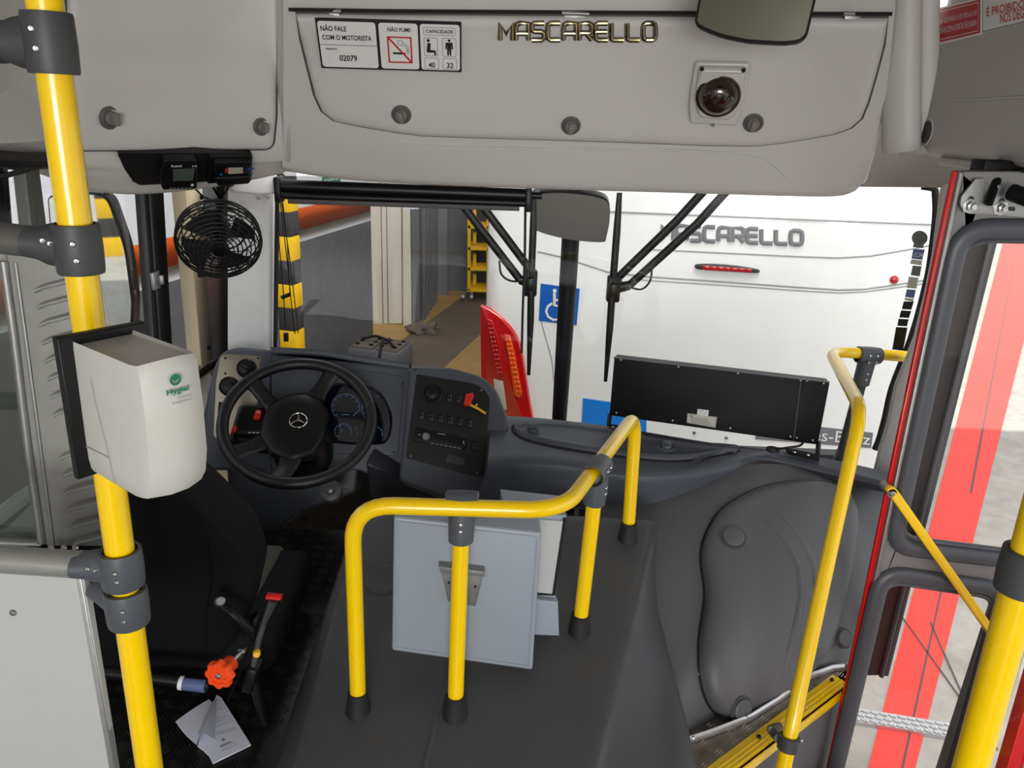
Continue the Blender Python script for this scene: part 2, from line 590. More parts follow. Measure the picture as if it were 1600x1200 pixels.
def relief(mb, surf, loop, prof, fill=6):
    """a raised (or sunk) panel on surf inside loop: prof = [(inset in picture points, height)...], then filled to the middle"""
    n = len(loop)
    area = sum(loop[i][0] * loop[(i + 1) % n][1] - loop[(i + 1) % n][0] * loop[i][1] for i in range(n))
    sg = 1 if area > 0 else -1
    nrm = []
    for i in range(n):
        (x0, y0), (x1, y1) = loop[i - 1], loop[(i + 1) % n]
        L = math.hypot(x1 - x0, y1 - y0) or 1
        nrm.append((-(y1 - y0) / L * sg, (x1 - x0) / L * sg))
    off = lambda ins: [(x + a * ins, y + b * ins) for (x, y), (a, b) in zip(loop, nrm)]
    rings = []
    for ins, h in prof:
        ring = []
        for x, y in off(ins):
            p, nn = surf.hit(x, y); ring.append(p + nn * h)
        rings.append(ring)
    h = prof[-1][1]; lp = off(prof[-1][0])
    cx = sum(p[0] for p in lp) / n; cy = sum(p[1] for p in lp) / n
    for q in range(1, fill + 1):
        g = 1 - q / (fill + 0.15)
        ring = []
        for x, y in lp:
            p, nn = surf.hit(cx + (x - cx) * g, cy + (y - cy) * g); ring.append(p + nn * h)
        rings.append(ring)
    t = bmesh.new()
    g = [[t.verts.new(p) for p in r] for r in rings]
    for a, b in zip(g, g[1:]):
        n = len(a)
        for k in range(n):
            t.faces.new((a[k], a[(k + 1) % n], b[(k + 1) % n], b[k]))
    if fill:
        t.faces.new(g[-1])
    bmesh.ops.recalc_face_normals(t, faces=t.faces)
    c, nn = surf.hit(cx, cy)
    if t.faces and sum(f.normal.dot(nn) for f in t.faces) < 0:
        bmesh.ops.reverse_faces(t, faces=t.faces)
    return mb.merge(t)


def on(surf, pts, lift=0.0):
    out = []
    for x, y in pts:
        p, n = surf.hit(x, y); out.append(p + n * lift)
    return out


def slab(mb, surf, px, depth, bev=0.0, lift=0.0, seg=3):
    """outline on surf, reaching depth away from the viewer"""
    pts = on(surf, px, lift)
    c, n = surf.hit(sum(p[0] for p in px) / len(px), sum(p[1] for p in px) / len(px))
    return mb.prism(pts, -n * depth, bev, seg)


def bilin(q, u, v):
    return (q[0] * (1 - u) + q[1] * u) * (1 - v) + (q[3] * (1 - u) + q[2] * u) * v


def screw(parent, p, n, r=0.005, mat='steel', name='screw'):
    mb = MB()
    n = V(n).normalized(); p = V(p)
    mb.lathe(p - n * r * 0.3, n, [(0, 0), (r, 0), (r, r * 0.5), (r * 0.75, r * 0.85), (r * 0.45, r * 0.9), (r * 0.4, r * 0.5), (0, r * 0.5)], 12)
    return build(name, mb, mat, parent)


STROKES = {
    'M': [[(0, 0), (0, 0.97), (0.5, 0.35), (1, 0.97), (1, 0)]],
    'A': [[(0, 0), (0, 0.75), (0.12, 0.95), (0.3, 1), (1, 1), (1, 0)], [(0, 0.4), (1, 0.4)]],
    'S': [[(1, 1), (0.2, 1), (0.04, 0.92), (0, 0.75), (0.06, 0.58), (0.2, 0.52), (0.8, 0.5), (0.96, 0.42), (1, 0.25), (0.95, 0.08), (0.8, 0), (0, 0)]],
    'C': [[(1, 1), (0.25, 1), (0.06, 0.92), (0, 0.7), (0, 0.3), (0.06, 0.08), (0.25, 0), (1, 0)]],
    'R': [[(0, 0), (0, 1), (0.8, 1), (0.96, 0.92), (1, 0.72), (0.96, 0.5), (0.8, 0.42), (0, 0.42)], [(0.55, 0.42), (1, 0)]],
    'E': [[(1, 1), (0.25, 1), (0.06, 0.92), (0, 0.7), (0, 0.3), (0.06, 0.08), (0.25, 0), (1, 0)], [(0, 0.5), (0.95, 0.5)]],
    'L': [[(0, 1), (0, 0.2), (0.06, 0.05), (0.2, 0), (1, 0)]],
    'O': [[(0.25, 0), (0.75, 0), (0.94, 0.08), (1, 0.3), (1, 0.7), (0.94, 0.92), (0.75, 1), (0.25, 1), (0.06, 0.92), (0, 0.7), (0, 0.3), (0.06, 0.08), (0.25, 0)]],
}


def wide_letters(mb, txt, q, w, h):
    n = len(txt); adv = 1.0 / n
    nn = (q[1] - q[0]).cross(q[3] - q[0]).normalized()
    for i, ch in enumerate(txt):
        u0 = i * adv + adv * 0.10; u1 = (i + 1) * adv - adv * 0.12
        for st in STROKES[ch]:
            mb.strip([bilin(q, u0 + (u1 - u0) * a, b) + nn * h for a, b in st], w, h, nn)
    return mb

# ================================================================== THE SETTING: vehicle shell
XL, XR = -1.14, 1.36


def yw(x):                                     # where the bowed windscreen stands at x
    return 2.90 - (0.12 * (x / 0.9) ** 2 if x < 0 else 0.33 * (x / 1.35) ** 2)


class Bow:                                     # the windscreen as a surface (d: how far in front of it)
    def __init__(s, d=0.0):
        s.d = d

    def hit(s, px, py):
        r = ray(px, py); y = 2.8
        for _ in range(8):
            p = C0 + r * (y / r.y); y = yw(p.x) + s.d
        p = C0 + r * (y / r.y)
        e = 0.01
        t = V((e * 2, yw(p.x + e) - yw(p.x - e), 0))
        n = V((t.y, -t.x, 0)).normalized()
        return p, (n if n.y < 0 else -n)


mb = MB()
mb.grid([[(-0.93 + 2.30 * k / 40, yw(-0.93 + 2.30 * k / 40), z) for k in range(41)] for z in (0.55, 0.9, 1.3, 1.68)])
win1 = struct('window_1', mb, 'glass')
mb = MB()
path = smooth_loop([(1290, 293), (1435, 291), (1457, 312), (1450, 400), (1438, 460), (1418, 530), (1389, 605), (1376, 660), (1362, 702), (1335, 735)], 5)[5:-9]
mb.tube([Bow(-0.012).hit(x + 5, y)[0] for x, y in path], 0.011, 10)
mb.tube([Bow(-0.012).hit(x, y)[0] for x, y in [(434, 262), (432, 400), (430, 560)]], 0.008, 8)
build('rubber_gasket', mb, 'rubber', win1)

# floor: the driver's and entrance platform, chequer plate, with its raised bars in the same mesh
def bars(mb, x0, x1, y0, y1, z, keep):
    pitch = 0.046
    i = 0
    x = x0
    while x < x1:
        y = y0; j = 0
        while y < y1:
            if keep(x, y):
                a = PI / 4 if (i + j) % 2 else -PI / 4
                for k in range(-2, 3):
                    cx = x + k * 0.0075 * math.cos(a + PI / 2); cy = y + k * 0.0075 * math.sin(a + PI / 2)
                    L = 0.017 - 0.0025 * abs(k)
                    dx, dy = math.cos(a) * L, math.sin(a) * L
                    wx, wy = -math.sin(a) * 0.0022, math.cos(a) * 0.0022
                    mb.face([(cx - dx, cy - dy, z), (cx + wx, cy + wy, z), (cx, cy, z + 0.002)])
                    mb.face([(cx + wx, cy + wy, z), (cx + dx, cy + dy, z), (cx, cy, z + 0.002)])
                    mb.face([(cx + dx, cy + dy, z), (cx - wx, cy - wy, z), (cx, cy, z + 0.002)])
                    mb.face([(cx - wx, cy - wy, z), (cx - dx, cy - dy, z), (cx, cy, z + 0.002)])
            y += pitch; j += 1
        x += pitch; i += 1


ZD, ZE = 0.36, 0.25
mb = MB()
mb.box((0.1, -1.9, 0.10), (2.42, 6.2, 0.1))
mb.box((-0.75, 1.65, ZD - 0.04), (0.76, 1.5, 0.08))
mb.mat(0); bars(mb, -0.98, -0.44, 1.32, 2.5, ZD, lambda x, y: True)
struct('floor', mb, ['plate'])
N0, N1 = atz(1146, 1203, ZE), atz(1322, 1068, ZE)           # the entrance edge
mb = MB()
ent = [V((0.40, 1.30, ZE)), V((N0.x - 0.12, 1.30, ZE)), V((N0.x, N0.y, ZE)), V((N1.x, N1.y, ZE)), V((1.20, 2.3, ZE)), V((0.40, 2.3, ZE))]
mb.prism(ent, (0, 0, -0.05))
dv = (N1 - N0).normalized(); nv = V((-dv.y, dv.x, 0))
bars(mb, 0.42, 1.15, 1.30, 2.1, ZE, lambda x, y: (V((x, y, ZE)) - N0).dot(nv) > 0.03)
struct('floor_entrance', mb, ['plate_light'])
mb = MB()                                                     # stepwell riser and tread below the edge
k = N0 - dv * 0.5
mb.prism([k, N1 + dv * 0.1, N1 + dv * 0.1 + V((0, 0, -0.42)), k + V((0, 0, -0.42))], nv * 0.03)
struct('trim_1', mb, 'cowl')

mb = MB()
mb.box((0.1, -1.25, 2.14), (2.6, 7.1, 0.06))
struct('ceiling', mb, 'lining')
mb = MB()
mb.box((XL - 0.03, -1.0, 0.25), (0.06, 7.6, 1.13), bev=0.005)       # below the windows
mb.box((XL - 0.03, -1.0, 1.90), (0.06, 7.6, 0.54))
mb.box((XL - 0.03, -0.1, 1.2), (0.06, 2.2, 0.9))
struct('wall_left', mb, 'lining')
mb = MB()
mb.box((XR + 0.03, -2.4, 0.25), (0.06, 4.8, 1.3))
mb.box((XR + 0.03, -1.0, 1.93), (0.06, 7.4, 0.48))
mb.box((XR + 0.03, -2.0, 1.2), (0.06, 0.3, 1.2)); mb.box((XR + 0.03, -0.1, 1.2), (0.06, 0.2, 1.2))
struct('wall_right', mb, 'lining')
mb = MB()
mb.box((0.1, -4.8, 0.35), (2.6, 0.06, 1.0)); mb.box((0.1, -4.8, 1.98), (2.6, 0.06, 0.3))
struct('wall_back', mb, 'lining')
mb = MB()
mb.box((0.1, 2.98, 0.0), (2.5, 0.06, 0.95))
struct('wall_front', mb, 'black')

# driver's side window: sliding sashes in a black frame, cream corner cover and black post
win2 = None
mb = MB()
mb.face([(XL - 0.02, 1.0, 0.8), (XL - 0.02, 2.82, 0.8), (XL - 0.02, 2.82, 1.66), (XL - 0.02, 1.0, 1.66)])
win2 = struct('window_2', mb, 'glass')
PW = Plane((XL - 0.005, 0, 0), (1, 0, 0))
mb = MB()
for px in ([(223, 262), (254, 262), (270, 545), (243, 545)],):
    slab(mb, PW, px, 0.03, 0.004)
slab(mb, PW, [(228, 262), (241, 262), (258, 545), (249, 545)], 0.01, 0.002, lift=0.008)
mb.tube([atx(-60, 246, XL), atx(40, 252, XL), atx(240, 245, XL), atx(340, 250, XL)], 0.02, 8)
mb.tube([atx(120, 640, XL + 0.01), atx(298, 596, XL + 0.01), atx(340, 566, XL + 0.01)], 0.016, 8)
build('sash_frame', mb, 'black', win2)
mb = MB()
slab(mb, PW, [(36, 255), (48, 255), (66, 400), (52, 400)], 0.03, 0.003, lift=0.004)
slab(mb, PW, [(48, 255), (61, 255), (79, 400), (67, 400)], 0.03, 0.003)
build('sash_upright', mb, 'tube_dark', win2)
mb = MB()
p = atx(243, 438, XL + 0.012)
mb.box(p, (0.012, 0.045, 0.055), bev=0.003); mb.box(p + V((0.012, 0.01, 0)), (0.018, 0.012, 0.03), bev=0.003)
build('sash_latch', mb, 'steel_dull', win2)

P_A = plane3(atx(325, 300, XL + 0.02), atx(340, 560, XL + 0.02), aty(362, 400, 2.74))
mb = MB()
slab(mb, PW, [(283, 262), (306, 266), (329, 562), (312, 578)], 0.05, 0.006, lift=0.01)
t1 = struct('trim_2', mb, 'cream')
for q in ((309, 308), (321, 543)):
    screw(t1, PW.hit(*q)[0] + V((0.012, 0, 0)), (1, -0.3, 0), 0.009, 'black')
mb = MB()
slab(mb, P_A, [(313, 268), (354, 262), (365, 575), (328, 588)], 0.05, 0.012)
struct('trim_3', mb, 'black')
mb = MB()                                                     # pale windscreen pillar on the driver's side
rows = []
for y in (236, 282, 330, 400, 480, 556, 600):
    rows.append([aty(356, y, 2.66), aty(372, y, 2.68), aty(395, y, 2.70), aty(418, y, 2.74), aty(431, y, 2.84), aty(434, y, 2.92)])
mb.grid(spline_rows(rows, 4, 3))
pl = struct('trim_4', mb, 'pillar_white')
mb = MB()
slab(mb, plane3(aty(360, 300, 2.655), aty(425, 300, 2.73), aty(360, 400, 2.655)), [(352, 270), (432, 262), (432, 302), (404, 304), (362, 300)], 0.03, 0.008, lift=0.012)
build('pillar_cap', mb, 'pillar_white', pl)
for q in ((404, 309), (419, 308)):
    screw(pl, aty(q[0], q[1], 2.70), (0.2, -1, 0), 0.006, 'steel_dull')

# windscreen pillar on the door side and the header over it
P_R = plane3(aty(1470, 300, 2.44), aty(1400, 700, 2.46), aty(1440, 300, 2.52))
mb = MB()
slab(mb, plane3(aty(1350, 250, 2.55), aty(1500, 255, 2.33), aty(1350, 295, 2.58)), [(1335, 180), (1530, 180), (1530, 296), (1452, 294), (1340, 293)], 0.05, 0.006)
struct('trim_5', mb, 'lining_dark')
P_R2 = Plane(aty(1450, 500, 2.36), (-0.55, -1, 0))
mb = MB()
slab(mb, P_R2, [(1468, 296), (1500, 262), (1540, 262), (1540, 320), (1470, 620), (1440, 770), (1360, 752), (1372, 702), (1385, 660), (1396, 605), (1426, 530), (1443, 460), (1455, 400), (1464, 330)], 0.08, 0.012)
struct('trim_6', mb, 'lining')

# ================================================================== OVERHEAD
# front fascia, one moulding from the ceiling down to the windscreen head
colx = {
    'A': [442, 520, 640, 850, 1060, 1240, 1362, 1404],
    'B': [443, 520, 640, 850, 1060, 1240, 1360, 1397],
    'C': [443, 520, 640, 850, 1060, 1240, 1352, 1386],
    'D': [443, 520, 640, 850, 1060, 1240, 1340, 1370],
    'E': [441, 520, 640, 850, 1060, 1240, 1326, 1352]}
ya = {'A': [-90] * 8, 'B': [18, 19, 20, 21, 22, 24, 25, 25], 'C': [120, 125, 130, 130, 130, 130, 130, 130],
      'D': [205, 215, 222, 228, 230, 230, 225, 215], 'E': [258, 270, 279, 287, 293, 298, 297, 280]}
yo = {'A': [2.16, 2.20, 2.24, 2.25, 2.24, 2.18, 2.10, 2.06], 'B': [2.22, 2.27, 2.31, 2.32, 2.31, 2.26, 2.17, 2.14],
      'C': [2.30, 2.35, 2.39, 2.40, 2.39, 2.33, 2.25, 2.22], 'D': [2.38, 2.43, 2.47, 2.49, 2.47, 2.41, 2.33, 2.30],
      'E': [2.42, 2.49, 2.54, 2.56, 2.54, 2.48, 2.40, 2.36]}
frows = [[aty(x, y, w) for x, y, w in zip(colx[k], ya[k], yo[k])] for k in 'ABCDE']
fine = spline_rows(frows, 6, 6)
FASC = surf_of(fine)
mb = MB()
low = fine[-1]
ext = [[p + V((0, 0.012, -0.012)) for p in low], [p + V((0, 0.04, -0.02)) for p in low], [p + V((0, 0.45, -0.005)) for p in low]]
allr = fine + ext
allr = [r + [r[-1] + V((0.012, 0.015, 0)), r[-1] + V((0.02, 0.06, 0)), r[-1] + V((0.03, 0.5, 0))] for r in allr]
allr = [[r[0] + V((-0.035, 0.06, 0)), r[0] + V((-0.006, 0.012, 0))] + r for r in allr]
mb.grid(allr)
fas = struct('trim_7', mb, 'lining')
mb = MB()                                                     # fine moulded line under the hatch
mb.strip(on(FASC, [(625, 222), (700, 226), (850, 229), (1000, 233), (1170, 240), (1192, 246), (1210, 258), (1228, 276)]), 0.003, 0.0015, (0, -1, 0))
build('moulded_line', mb, 'lining_dark', fas)

hatch = thing('overhead_hatch', 'wide grey drop-down hatch over the windscreen with three turn latches and chrome lettering', 'hatch', FASC.hit(900, 120)[0])
HL = [(462, 21), (600, 23), (760, 24), (920, 25), (1080, 26), (1240, 27), (1388, 28), (1381, 70), (1369, 115), (1356, 160), (1346, 184), (1330, 198), (1305, 207), (1262, 215), (1225, 221), (1180, 226), (1100, 225), (1000, 221), (850, 216), (740, 213), (660, 210), (620, 205), (560, 195), (522, 187), (503, 172), (492, 148), (480, 100), (470, 60)]
mb = MB()
relief(mb, FASC, HL, [(-3, 0.0004), (-1, 0.0012), (2, 0.0012)], 0)
build('shadow_gap', mb, 'groove', hatch)
mb = MB()
relief(mb, FASC, HL, [(0, -0.004), (0.5, 0.010), (4, 0.017), (9, 0.020), (16, 0.0205)], 14)
hp = build('flap', mb, 'lining', hatch)
HS = surf_obj(hp)                              # the hatch's outer face
mb = MB()
mb.tube([p + V((0, -0.006, 0.004)) for p in on(FASC, [(452, 18), (600, 20), (900, 22), (1200, 24), (1392, 25)])], 0.0045, 8)
build('seal_strip', mb, 'seam', hatch)
for x, y in ((513, 19), (899, 23), (1338, 24)):
    q = FASC.hit(x, y)[0] + V((0, -0.010, 0.002))
    mb = MB()
    mb.cyl(q - V((0.036, 0, 0)), q + V((0.036, 0, 0)), 0.0055, seg=12); mb.box(q + V((0, 0.004, -0.006)), (0.06, 0.003, 0.014), bev=0.001)
    build('hinge', mb, 'steel_dull', hatch)


def turn_latch(parent, p, n, r, yaw=0.0, mat='knob'):
    n = V(n).normalized(); up = V((0, 0, 1)); up = (up - n * up.dot(n)).normalized(); sd = n.cross(up)
    mb = MB()
    mb.lathe(p - n * 0.004, n, [(0, 0), (r * 1.08, 0), (r * 1.08, 0.006), (r * 0.95, 0.009), (r * 0.8, 0.009), (r * 0.76, 0.006), (0, 0.006)], 28)
    k = build('turn_latch', mb, mat, parent)
    mb = MB()
    a = up * math.cos(yaw) + sd * math.sin(yaw); b = n.cross(a)
    mb.lathe(p, n, [(0, 0), (r * 0.66, 0), (r * 0.64, 0.012), (r * 0.6, 0.014), (0, 0.014)], 24)
    rot = Matrix((b, a, n)).transposed()
    mb.box(p + n * 0.019 + a * r * 0.05, (r * 0.5, r * 1.15, 0.022), rot, bev=0.003)
    build('grip', mb, 'knob_light' if mat == 'knob' else mat, k)
    return k


for x, y, a in ((627, 179, 0.25), (892, 196, -0.1), (1177, 192, -0.15)):
    p, n = HS.hit(x, y)
    turn_latch(hatch, p, n, 0.0265, a)
q = on(HS, [(779, 62), (1027, 62), (1027, 36), (779, 36)])
mb = MB()
wide_letters(mb, 'MASCARELLO', q, 0.0046, 0.0045)
build('lettering', mb, 'chrome_gold', hatch)
mb = MB()
wide_letters(mb, 'MASCARELLO', q, 0.0072, 0.0022)
build('lettering_edge', mb, 'groove', hatch)

# information plaque on the hatch
q = on(HS, [(502.5, 104.5), (721, 111), (720.5, 34.5), (492, 27.5)], 0.0)
_pl = plane3(q[0], q[1], q[3]); q[2] = _pl.hit(720.5, 34.5)[0]; q = [p + _pl.n * 0.005 for p in q]
pq = thing('information_sign', 'white three-panel notice with black border, no-smoking symbol and capacity figures on the overhead hatch', 'sign', q[0])
n = (q[1] - q[0]).cross(q[3] - q[0]).normalized()
mb = MB()
c = round_loop([(0, 0), (1, 0), (1, 1), (0, 1)], [0.04] * 4)
mb.prism([bilin(q, u, v) + n * 0.002 for u, v in c], -n * 0.009)
build('plaque', mb, 'ink', pq)


def cell(mb, u0, v0, u1, v1, r=0.02, lift=0.0026):
    ru = r * 0.35
    pts = []
    for cx, cy, a0 in ((u1 - ru, v1 - r, 0), (u0 + ru, v1 - r, 90), (u0 + ru, v0 + r, 180), (u1 - ru, v0 + r, 270)):
        for k in range(5):
            a = math.radians(a0 + k * 22.5)
            pts.append(bilin(q, cx + ru * math.cos(a), cy + r * math.sin(a)) + n * lift)
    mb.face(pts)


def frame_line(mb, u0, v0, u1, v1, w=0.0009, lift=0.0042, r=0.03):
    ru = r * 0.35; pts = []
    for cx, cy, a0 in ((u1 - ru, v1 - r, 0), (u0 + ru, v1 - r, 90), (u0 + ru, v0 + r, 180), (u1 - ru, v0 + r, 270)):
        for k in range(5):
            a = math.radians(a0 + k * 22.5)
            pts.append(bilin(q, cx + ru * math.cos(a), cy + r * math.sin(a)))
    pts.append(pts[0])
    mb.line(pts, w, n, lift)


mb = MB()
cell(mb, 0.012, 0.035, 0.405, 0.965, 0.06); cell(mb, 0.425, 0.035, 0.695, 0.965, 0.06); cell(mb, 0.710, 0.035, 0.988, 0.965, 0.06)
mb.tag()
build('notice_panel', mb, 'sticker', pq)
mb = MB()


def sub(u0, v0, u1, v1):
    return [bilin(q, u0, v0), bilin(q, u1, v0), bilin(q, u1, v1), bilin(q, u0, v1)]


mb.textq('N\u00c3O FALE', sub(0.030, 0.775, 0.205, 0.90), 0.0042, 0.02)
mb.textq('COM O MOTORISTA', sub(0.034, 0.60, 0.372, 0.70), 0.0042, 0.02)
mb.textq('PREFIXO', sub(0.048, 0.395, 0.128, 0.435), 0.0042, 0.02)
mb.textq('02079', sub(0.135, 0.17, 0.258, 0.295), 0.0042, 0.02)
mb.line([bilin(q, 0.012, 0.50), bilin(q, 0.405, 0.50)], 0.0012, n, 0.0042)
mb.textq('N\u00c3O FUME', sub(0.485, 0.80, 0.645, 0.90), 0.0042, 0.02)
mb.textq('CAPACIDADE', sub(0.752, 0.795, 0.94, 0.865), 0.0042, 0.02)
frame_line(mb, 0.735, 0.755, 0.955, 0.905)
frame_line(mb, 0.735, 0.33, 0.83, 0.70); frame_line(mb, 0.865, 0.33, 0.96, 0.70)
frame_line(mb, 0.735, 0.06, 0.835, 0.29); frame_line(mb, 0.865, 0.06, 0.965, 0.29)
mb.textq('40', sub(0.762, 0.085, 0.808, 0.20), 0.0042, 0.02)
mb.textq('32', sub(0.892, 0.085, 0.94, 0.20), 0.0042, 0.02)


def poly(mb, pts, lift=0.0042):
    mb.face([bilin(q, u, v) + n * lift for u, v in pts]); mb.tag()


def disc(mb, cu, cv, ru, rv, lift=0.0042):
    poly(mb, [(cu + ru * math.cos(k * PI / 8), cv + rv * math.sin(k * PI / 8)) for k in range(16)], lift)


disc(mb, 0.765, 0.645, 0.011, 0.032)
poly(mb, [(0.752, 0.44), (0.778, 0.44), (0.782, 0.59), (0.758, 0.60)])
poly(mb, [(0.752, 0.40), (0.815, 0.40), (0.815, 0.445), (0.752, 0.46)])
poly(mb, [(0.805, 0.345), (0.818, 0.345), (0.818, 0.42), (0.805, 0.42)])
disc(mb, 0.912, 0.655, 0.010, 0.028)
poly(mb, [(0.888, 0.615), (0.936, 0.615), (0.940, 0.48), (0.930, 0.48), (0.928, 0.57), (0.926, 0.35), (0.915, 0.35), (0.912, 0.48), (0.909, 0.35), (0.898, 0.35), (0.896, 0.57), (0.894, 0.48), (0.884, 0.48)])
poly(mb, [(0.512, 0.345), (0.60, 0.345), (0.60, 0.385), (0.512, 0.385)])
mb.line([bilin(q, u, v) for u, v in [(0.612, 0.36), (0.612, 0.48), (0.60, 0.52), (0.57, 0.53), (0.55, 0.55), (0.552, 0.62), (0.58, 0.63)]], 0.0011, n, 0.0042)
mb.line([bilin(q, u, v) for u, v in [(0.622, 0.36), (0.622, 0.50), (0.605, 0.56), (0.58, 0.57), (0.59, 0.62)]], 0.0011, n, 0.0042)
build('lettering', mb, 'ink', pq)
mb = MB()
mb.line([bilin(q, u, v) for u, v in [(0.483, 0.18), (0.643, 0.18), (0.643, 0.69), (0.483, 0.69), (0.483, 0.18)]], 0.0040, n, 0.0044)
mb.line([bilin(q, 0.483, 0.69), bilin(q, 0.643, 0.18)], 0.0046, n, 0.0046)
build('prohibition_mark', mb, 'red_ink', pq)

# domed courtesy lamp on the hatch
c0, n0 = HS.hit(1125, 140)
lamp = thing('courtesy_lamp', 'square white lamp housing with a dark smoked dome near the mirror on the overhead hatch', 'lamp', c0)
mb = MB()
base = [(1087, 92), (1172, 94), (1168, 130), (1158, 172), (1150, 192), (1078, 188), (1076, 160), (1081, 120)]
slab(mb, HS, round_loop(base, 4), 0.012, 0.006, lift=0.022)
top = [(1092, 96), (1168, 98), (1163, 130), (1148, 172), (1138, 178), (1096, 176), (1088, 165), (1086, 130)]
slab(mb, HS, round_loop(top, 6), 0.03, 0.010, lift=0.044)
build('housing', mb, 'white', lamp)
mb = MB()
c, n = HS.hit(1122, 139)
mb.lathe(c + n * 0.036, n, [(0.060, 0), (0.060, 0.010), (0.056, 0.012), (0.053, 0.012), (0.046, 0.026), (0.034, 0.037), (0.018, 0.043), (0, 0.045)], 36)
build('dome', mb, 'amber_dome', lamp)
for x, y in ((1097, 97), (1161, 99)):
    screw(lamp, HS.hit(x, y)[0] + n * 0.044, n, 0.006, 'ink')
screw(lamp, HS.hit(1114, 189)[0] + n * 0.024, n, 0.006)

# saloon mirror above the hatch
PM = Plane(aty(1180, 40, 1.92), (-0.28, -1, 0.06))
im = thing('saloon_mirror', 'grey rounded mirror in black rubber rim cut by the top edge above the hatch', 'mirror', PM.hit(1180, 0)[0])
loop = round_loop([(1098, -40), (1285, -44), (1262, 56), (1250, 66), (1225, 69), (1170, 66), (1130, 58), (1100, 47), (1084, 37)], [12, 12, 16, 10, 10, 10, 10, 10, 12])
mb = MB()
slab(mb, PM, loop, 0.03, 0.010, seg=4)
build('rim', mb, 'rubber', im)
mb = MB()
lc = (sum(p[0] for p in loop) / len(loop), sum(p[1] for p in loop) / len(loop))
relief(mb, PM, loop, [(4.5, 0.0008)], 3)
build('mirror_glass', mb, 'mirror_tint', im)
mb = MB()
c, n = PM.hit(1190, -10)
mb.tube([c - n * 0.02, c - n * 0.08 + V((0, 0, 0.06)), V((c.x, c.y + 0.1, 2.10))], 0.012, 12, 0.03)
build('stalk', mb, 'black', im)

# ---------------------------------------------------------------- console over the driver's window
ka = [-60, 20, 100, 113, 200, 320, 432, 452]
cr = {
    'A': ([-70] * 8, [1.62, 1.83, 2.00, 2.00, 2.10, 2.22, 2.32, 2.30]),
    'B': ([60] * 8, [1.64, 1.86, 2.03, 2.02, 2.12, 2.25, 2.35, 2.33]),
    'C': ([236, 236, 237, 236, 236, 235, 234, 233], [1.70, 1.92, 2.08, 2.07, 2.17, 2.31, 2.40, 2.39]),
    'D': ([244, 248, 262, 265, 272, 268, 252, 248], [1.73, 1.94, 2.10, 2.10, 2.20, 2.33, 2.42, 2.41]),
    'E': ([248, 255, 281, 286, 300, 291, 270, 262], [1.75, 1.97, 2.15, 2.15, 2.25, 2.38, 2.47, 2.45])}
crows = [[aty(x, y, w) for x, y, w in zip(ka, *cr[k])] for k in 'ABCDE']
cf = spline_rows(crows, 6, 6)
CONS = surf_of(cf)
con = thing('overhead_console', 'grey moulded overhead console above the driver window with a locker door and two turn latches', 'console', CONS.hit(250, 120)[0])
mb = MB()
low = cf[-1]
mb.grid(cf + [[p + V((-0.008, 0.012, -0.008)) for p in low], [p + V((-0.03, 0.04, -0.006)) for p in low], [p + V((-0.3, 0.3, 0.06)) for p in low]])
build('console_body', mb, 'lining', con)
mb = MB()
DL = round_loop([(107, -60), (433, -60), (432, 60), (431, 180), (426, 232), (300, 233), (113, 234), (108, 120)], [8, 8, 1, 1, 14, 1, 12, 1])
relief(mb, CONS, DL, [(-3, 0.0005), (2, 0.0008)], 0)
build('shadow_gap', mb, 'groove', con)
mb = MB()
relief(mb, CONS, DL, [(0, -0.003), (0.5, 0.008), (3, 0.013), (7, 0.0155), (12, 0.016)], 10)
ldoor = build('locker_door', mb, 'lining', con)
mb = MB()
mb.strip([p + V((0.004, -0.004, 0)) for p in on(CONS, [(104, -60), (103, 60), (104, 150), (106, 232)])], 0.006, 0.003, (0.5, -1, 0))
build('seam_line', mb, 'groove', con)
CS = surf_obj(ldoor)
for x, y, r, a in ((172, 184, 0.027, 0.1), (409, 198, 0.023, 0.0)):
    p, n = CS.hit(x, y)
    n = (n + V((0.45, 0.1, 0))).normalized()
    turn_latch(con, p, n, r, a)
p, n = CONS.hit(33, 186)
mb = MB()
mb.lathe(p - n * 0.002, n, [(0, 0), (0.018, 0), (0.018, 0.003), (0.013, 0.004), (0.012, 0.004), (0.011, 0.016), (0, 0.016)], 6)
build('hex_bolt', mb, 'steel', con)

# instrument panel under the console
VP = plane3(*on(CONS, [(186, 240), (392, 240), (260, 284)]))
VP.p = VP.p + VP.n * 0.012
ip = thing('instrument_panel', 'black curved-end instrument plate under the overhead console with two small displays', 'instrument panel', VP.hit(290, 262)[0])
mb = MB()
slab(mb, VP, round_loop([(183, 238), (394, 239), (390, 280), (300, 286), (218, 290), (208, 284), (194, 264)], [4, 4, 4, 1, 4, 6, 6]), 0.03, 0.002)
build('plate', mb, 'dash_black', ip)
mb = MB()
slab(mb, VP, round_loop([(252, 240), (304, 240), (304, 285), (250, 287), (246, 264)], 4), 0.03, 0.004, lift=0.026)
dsp = build('digital_display', mb, 'black', ip)
mb = MB()
mb.quad(on(VP, [(266, 272.5), (297, 271.5), (300, 252), (266, 253)]), 0.0265)
build('screen', mb, 'screen', dsp)
mb = MB()
mb.textq('LUMINATOR', on(VP, [(267, 250.5), (280, 250), (280, 247), (267, 247.5)]), 0.0268, 0.02)
build('lettering', mb, 'sticker', dsp)
mb = MB()
mb.textq('B1-100', on(VP, [(296, 250), (303, 250), (303, 247.3), (296, 247.3)]), 0.0268, 0.02)
build('lettering', mb, 'sticker', dsp)
mb = MB()
mb.lathe(VP.hit(264.5, 248.5)[0] + VP.n * 0.0262, VP.n, [(0.003, 0), (0.003, 0.0006), (0, 0.0006)], 10)
build('logo', mb, 'sticker', dsp)
mb = MB()
mb.quad(on(VP, [(294, 280), (298, 280), (298, 276.5), (294, 276.5)]), 0.0268)
